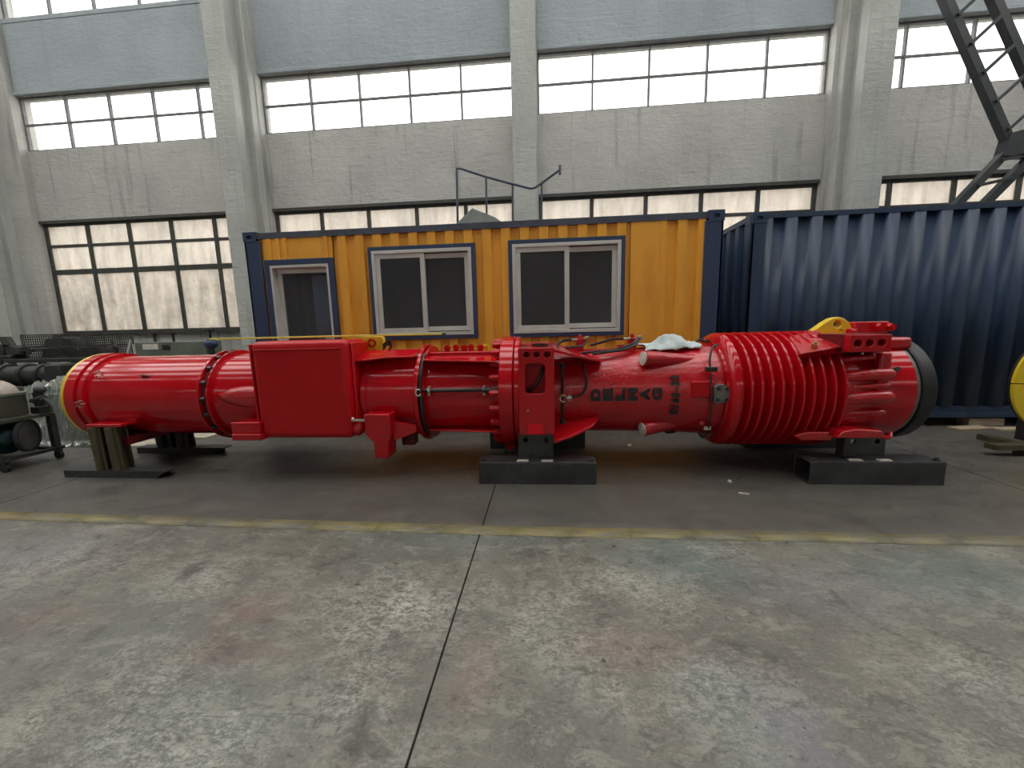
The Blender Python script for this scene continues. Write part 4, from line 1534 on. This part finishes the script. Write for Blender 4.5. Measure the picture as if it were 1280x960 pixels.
# bench with oily machinery
bn = thing('workbench', 'long dark steel workbench along the left part of the back wall', 'bench', (-9.6, 7.15, 0))
B().box(-11.6, -8.55, 6.75, 7.42, .90, .97).build('bench_top', GREYD, bn, bev=.008)
for x in (-11.5, -10.0, -8.62):
    for y in (6.82, 7.34):
        B().box(x - .04, x + .04, y - .04, y + .04, 0, .90).build('leg', GREYD, bn)
B().box(-11.5, -8.6, 6.8, 7.38, .30, .34).build('lower_shelf', GREYD, bn)

def wire_basket(x0, x1, y0, y1, z0, z1, label):
    t = thing('wire_basket', label, 'basket', ((x0 + x1) / 2, (y0 + y1) / 2, z0), 'wire baskets on the bench')
    fr = B()
    r = .008
    for z in (z0 + r, z1 - r):
        fr.beam((x0, y0, z), (x1, y0, z), r * 2, r * 2).beam((x0, y1, z), (x1, y1, z), r * 2, r * 2)
        fr.beam((x0, y0, z), (x0, y1, z), r * 2, r * 2).beam((x1, y0, z), (x1, y1, z), r * 2, r * 2)
    for x in (x0, x1):
        for y in (y0, y1):
            fr.beam((x, y, z0), (x, y, z1), r * 2, r * 2)
    fr.build('basket_frame', WIRE, t)
    ms = B()
    q = .0055
    n = int((x1 - x0) / .05)
    for k in range(1, n):
        x = x0 + (x1 - x0) * k / n
        for y in (y0, y1):
            ms.box(x - q, x + q, y - q, y + q, z0 + r, z1 - r)
        ms.box(x - q, x + q, y0, y1, z0 + r, z0 + r + .006)
    n = max(3, int((z1 - z0) / .045))
    for k in range(1, n):
        z = z0 + (z1 - z0) * k / n
        for y in (y0, y1):
            ms.box(x0, x1, y - q, y + q, z - q, z + q)
        for x in (x0, x1):
            ms.box(x - q, x + q, y0, y1, z - q, z + q)
    ms.build('wire_mesh', WIRE, t, kind='stuff')
    return t


wire_basket(-10.35, -8.62, 6.85, 7.35, .97, 1.20, 'long grey wire basket on the bench, lower of the two')
wire_basket(-10.40, -8.58, 6.84, 7.36, 1.204, 1.45, 'long grey wire basket on the bench, stacked on top')
# castings lying in the baskets
for (x, z0, h, w_, lb) in ((-9.95, .982, .19, .5, 'dark casting at the left inside the lower wire basket'), (-9.1, .982, .2, .6, 'dark casting at the right inside the lower wire basket'),
                           (-9.75, 1.218, .17, .7, 'dark casting inside the upper wire basket')):
    b = B()
    b.prism([(x - w_ / 2, z0), (x + w_ / 2, z0), (x + w_ * .42, z0 + h * .7), (x + w_ * .1, z0 + h), (x - w_ * .4, z0 + h * .8)], 6.95, 7.25, 'y')
    tag(b.build('casting', GREYD, bev=.015), lb, 'casting')
vc = thing('bench_vice', 'dark oily bench vice on the left end of the bench', 'vice', (-11.05, 7.0, .97))
b = B()
b.box(-11.3, -10.75, 6.85, 7.15, .97, 1.05).box(-11.25, -10.95, 6.88, 7.12, 1.05, 1.28)
b.build('vice_body', GREYD, vc, bev=.02)
b = B()
b.prism([(-10.92, 1.05), (-10.6, 1.05), (-10.62, 1.2), (-10.8, 1.24), (-10.92, 1.2)], 6.9, 7.1, 'y')
b.build('sliding_jaw', GREYD, vc, bev=.015)
b = B()
b.prism([(-11.0, 1.28), (-10.78, 1.24), (-10.86, 1.42), (-11.07, 1.42)], 6.92, 7.0, 'y')
b.build('jaw_plate', OLIVED, vc)
b = B()
b.cyl((-10.6, 7.0, 1.13), (-10.42, 7.0, 1.13), .025, n=10).cyl((-10.45, 6.8, 1.13), (-10.45, 7.2, 1.13), .012, n=8)
b.build('screw_handle', STEEL, vc)
# old gearbox housing standing in front of the bench
gb = thing('gearbox_housing', 'dark oily gearbox housing on the floor between trolley and bench', 'gearbox', (-9.3, 6.0, 0))
b = B()
b.box(-10.6, -8.2, 5.8, 6.3, 0, .55)
b.build('gearbox_base', STEELK, gb, bev=.03)
b = B()
b.cyl((-9.9, 6.05, .72), (-8.6, 6.05, .72), .17, n=28)
for x in (-9.6, -9.2, -8.85):
    b.cyl((x, 6.05, .72), (x + .06, 6.05, .72), .215, n=20)
b.build('gearbox_barrel', STEELK, gb, bev=.02)
B().box(-10.5, -9.95, 5.85, 6.25, .55, 1.02).build('gearbox_end', STEELK, gb, bev=.03)
B().box(-8.6, -8.3, 5.85, 6.25, .55, .92).build('gearbox_end', STEELK, gb, bev=.03)
# crate wrapped in crumpled plastic behind the left end
pk = thing('plastic_wrapped_crate', 'grey crate draped in crumpled clear plastic behind the left end of the hammer', 'crate', (-6.15, 4.75, 0))
B().box(-6.75, -5.75, 4.5, 5.1, 0, .62).build('crate_box', LGREEN, pk, bev=.01)
b = B()
nx, ny = 58, 36
vs = []
for j in range(ny):
    for i in range(nx):
        u, v = i / (nx - 1) * 2 - 1, j / (ny - 1) * 2 - 1
        X_, Y_ = -6.2 + u * .82, 4.78 + v * .62
        d = max(abs(u) / .72, abs(v) / .62)
        z = .70 if d < 1 else max(.02, .70 - (d - 1) * 1.55)
        z += .075 * random.uniform(-1, 1) + .12 * math.exp(-((u + .1) / .4) ** 2) * (1 if d < 1 else 0)
        vs.append((X_ + .025 * random.uniform(-1, 1), Y_ + .025 * random.uniform(-1, 1), max(z, .012)))
b.add(vs, [(j * nx + i, j * nx + i + 1, (j + 1) * nx + i + 1, (j + 1) * nx + i) for j in range(ny - 1) for i in range(nx - 1)])
b.build('plastic_sheet', PLASTIC, pk, ang=20)
# long grey green machine bed
mb = thing('machine_bed', 'long grey green machine bed with clamp screws under the left window', 'machine', (-7.3, 7.1, 0))
b = B()
b.box(-8.08, -6.55, 6.95, 7.3, .97, 1.245)
b.build('bed', LGREEN, mb, bev=.012)
for x in (-8.0, -6.75):
    B().box(x, x + .15, 6.98, 7.27, 0, .97).build('leg', LGREEN, mb)
B().box(-7.9, -7.58, 6.94, 6.95, 1.10, 1.21).build('rating_plate', PALE, mb, label='blank pale rating plate')
for x in (-7.78, -7.38):
    b = B()
    b.cyl((x, 7.1, 1.245), (x, 7.1, 1.40), .022, n=10).cyl((x, 7.1, 1.39), (x, 7.1, 1.42), .05, n=8)
    b.build('clamp_screw', BLACK, mb)
B().box(-7.48, -7.32, 6.93, 6.95, 1.10, 1.19).build('switch_box', BLACK, mb, bev=.004)
th_ = thing('t_handle_valve', 'black handwheel valve with dark blue base at the right end of the machine bed', 'valve', (-6.38, 6.9, 0))
B().cyl((-6.40, 6.9, 0), (-6.40, 6.9, 1.14), .045, n=12).build('pipe', STEELK, th_)
B().ell((-6.40, 6.9, 1.19), (.13, .10, .09), 16, 10).build('bonnet', NAVY, th_)
B().cyl((-6.40, 6.9, 1.25), (-6.40, 6.9, 1.44), .022, n=10).build('stem', BLACK, th_)
B().cyl((-6.40, 6.9, 1.43), (-6.40, 6.9, 1.47), .10, n=20).build('handwheel', BLACK, th_, bev=.01)
sc_ = thing('pry_bars', 'pale steel bar leaning against the left end of the machine bed', 'bar', (-8.2, 6.85, 0))
B().tube([(-8.30, 6.62, 0), (-8.11, 6.92, 1.30)], .022, 8, smooth=False).build('bar', ZINC, sc_)
sc_ = thing('bolt_cutter', 'dark bolt cutter leaning beside the machine bed', 'cutter', (-8.45, 6.8, 0))
B().tube([(-8.45, 6.7, 0), (-8.42, 6.85, .9), (-8.40, 6.88, 1.12), (-8.50, 6.9, 1.30)], .022, 8).build('handle', BLACK, sc_)
B().ell((-8.41, 6.88, 1.16), (.07, .03, .06), 12, 8).build('jaw', GREYD, sc_)
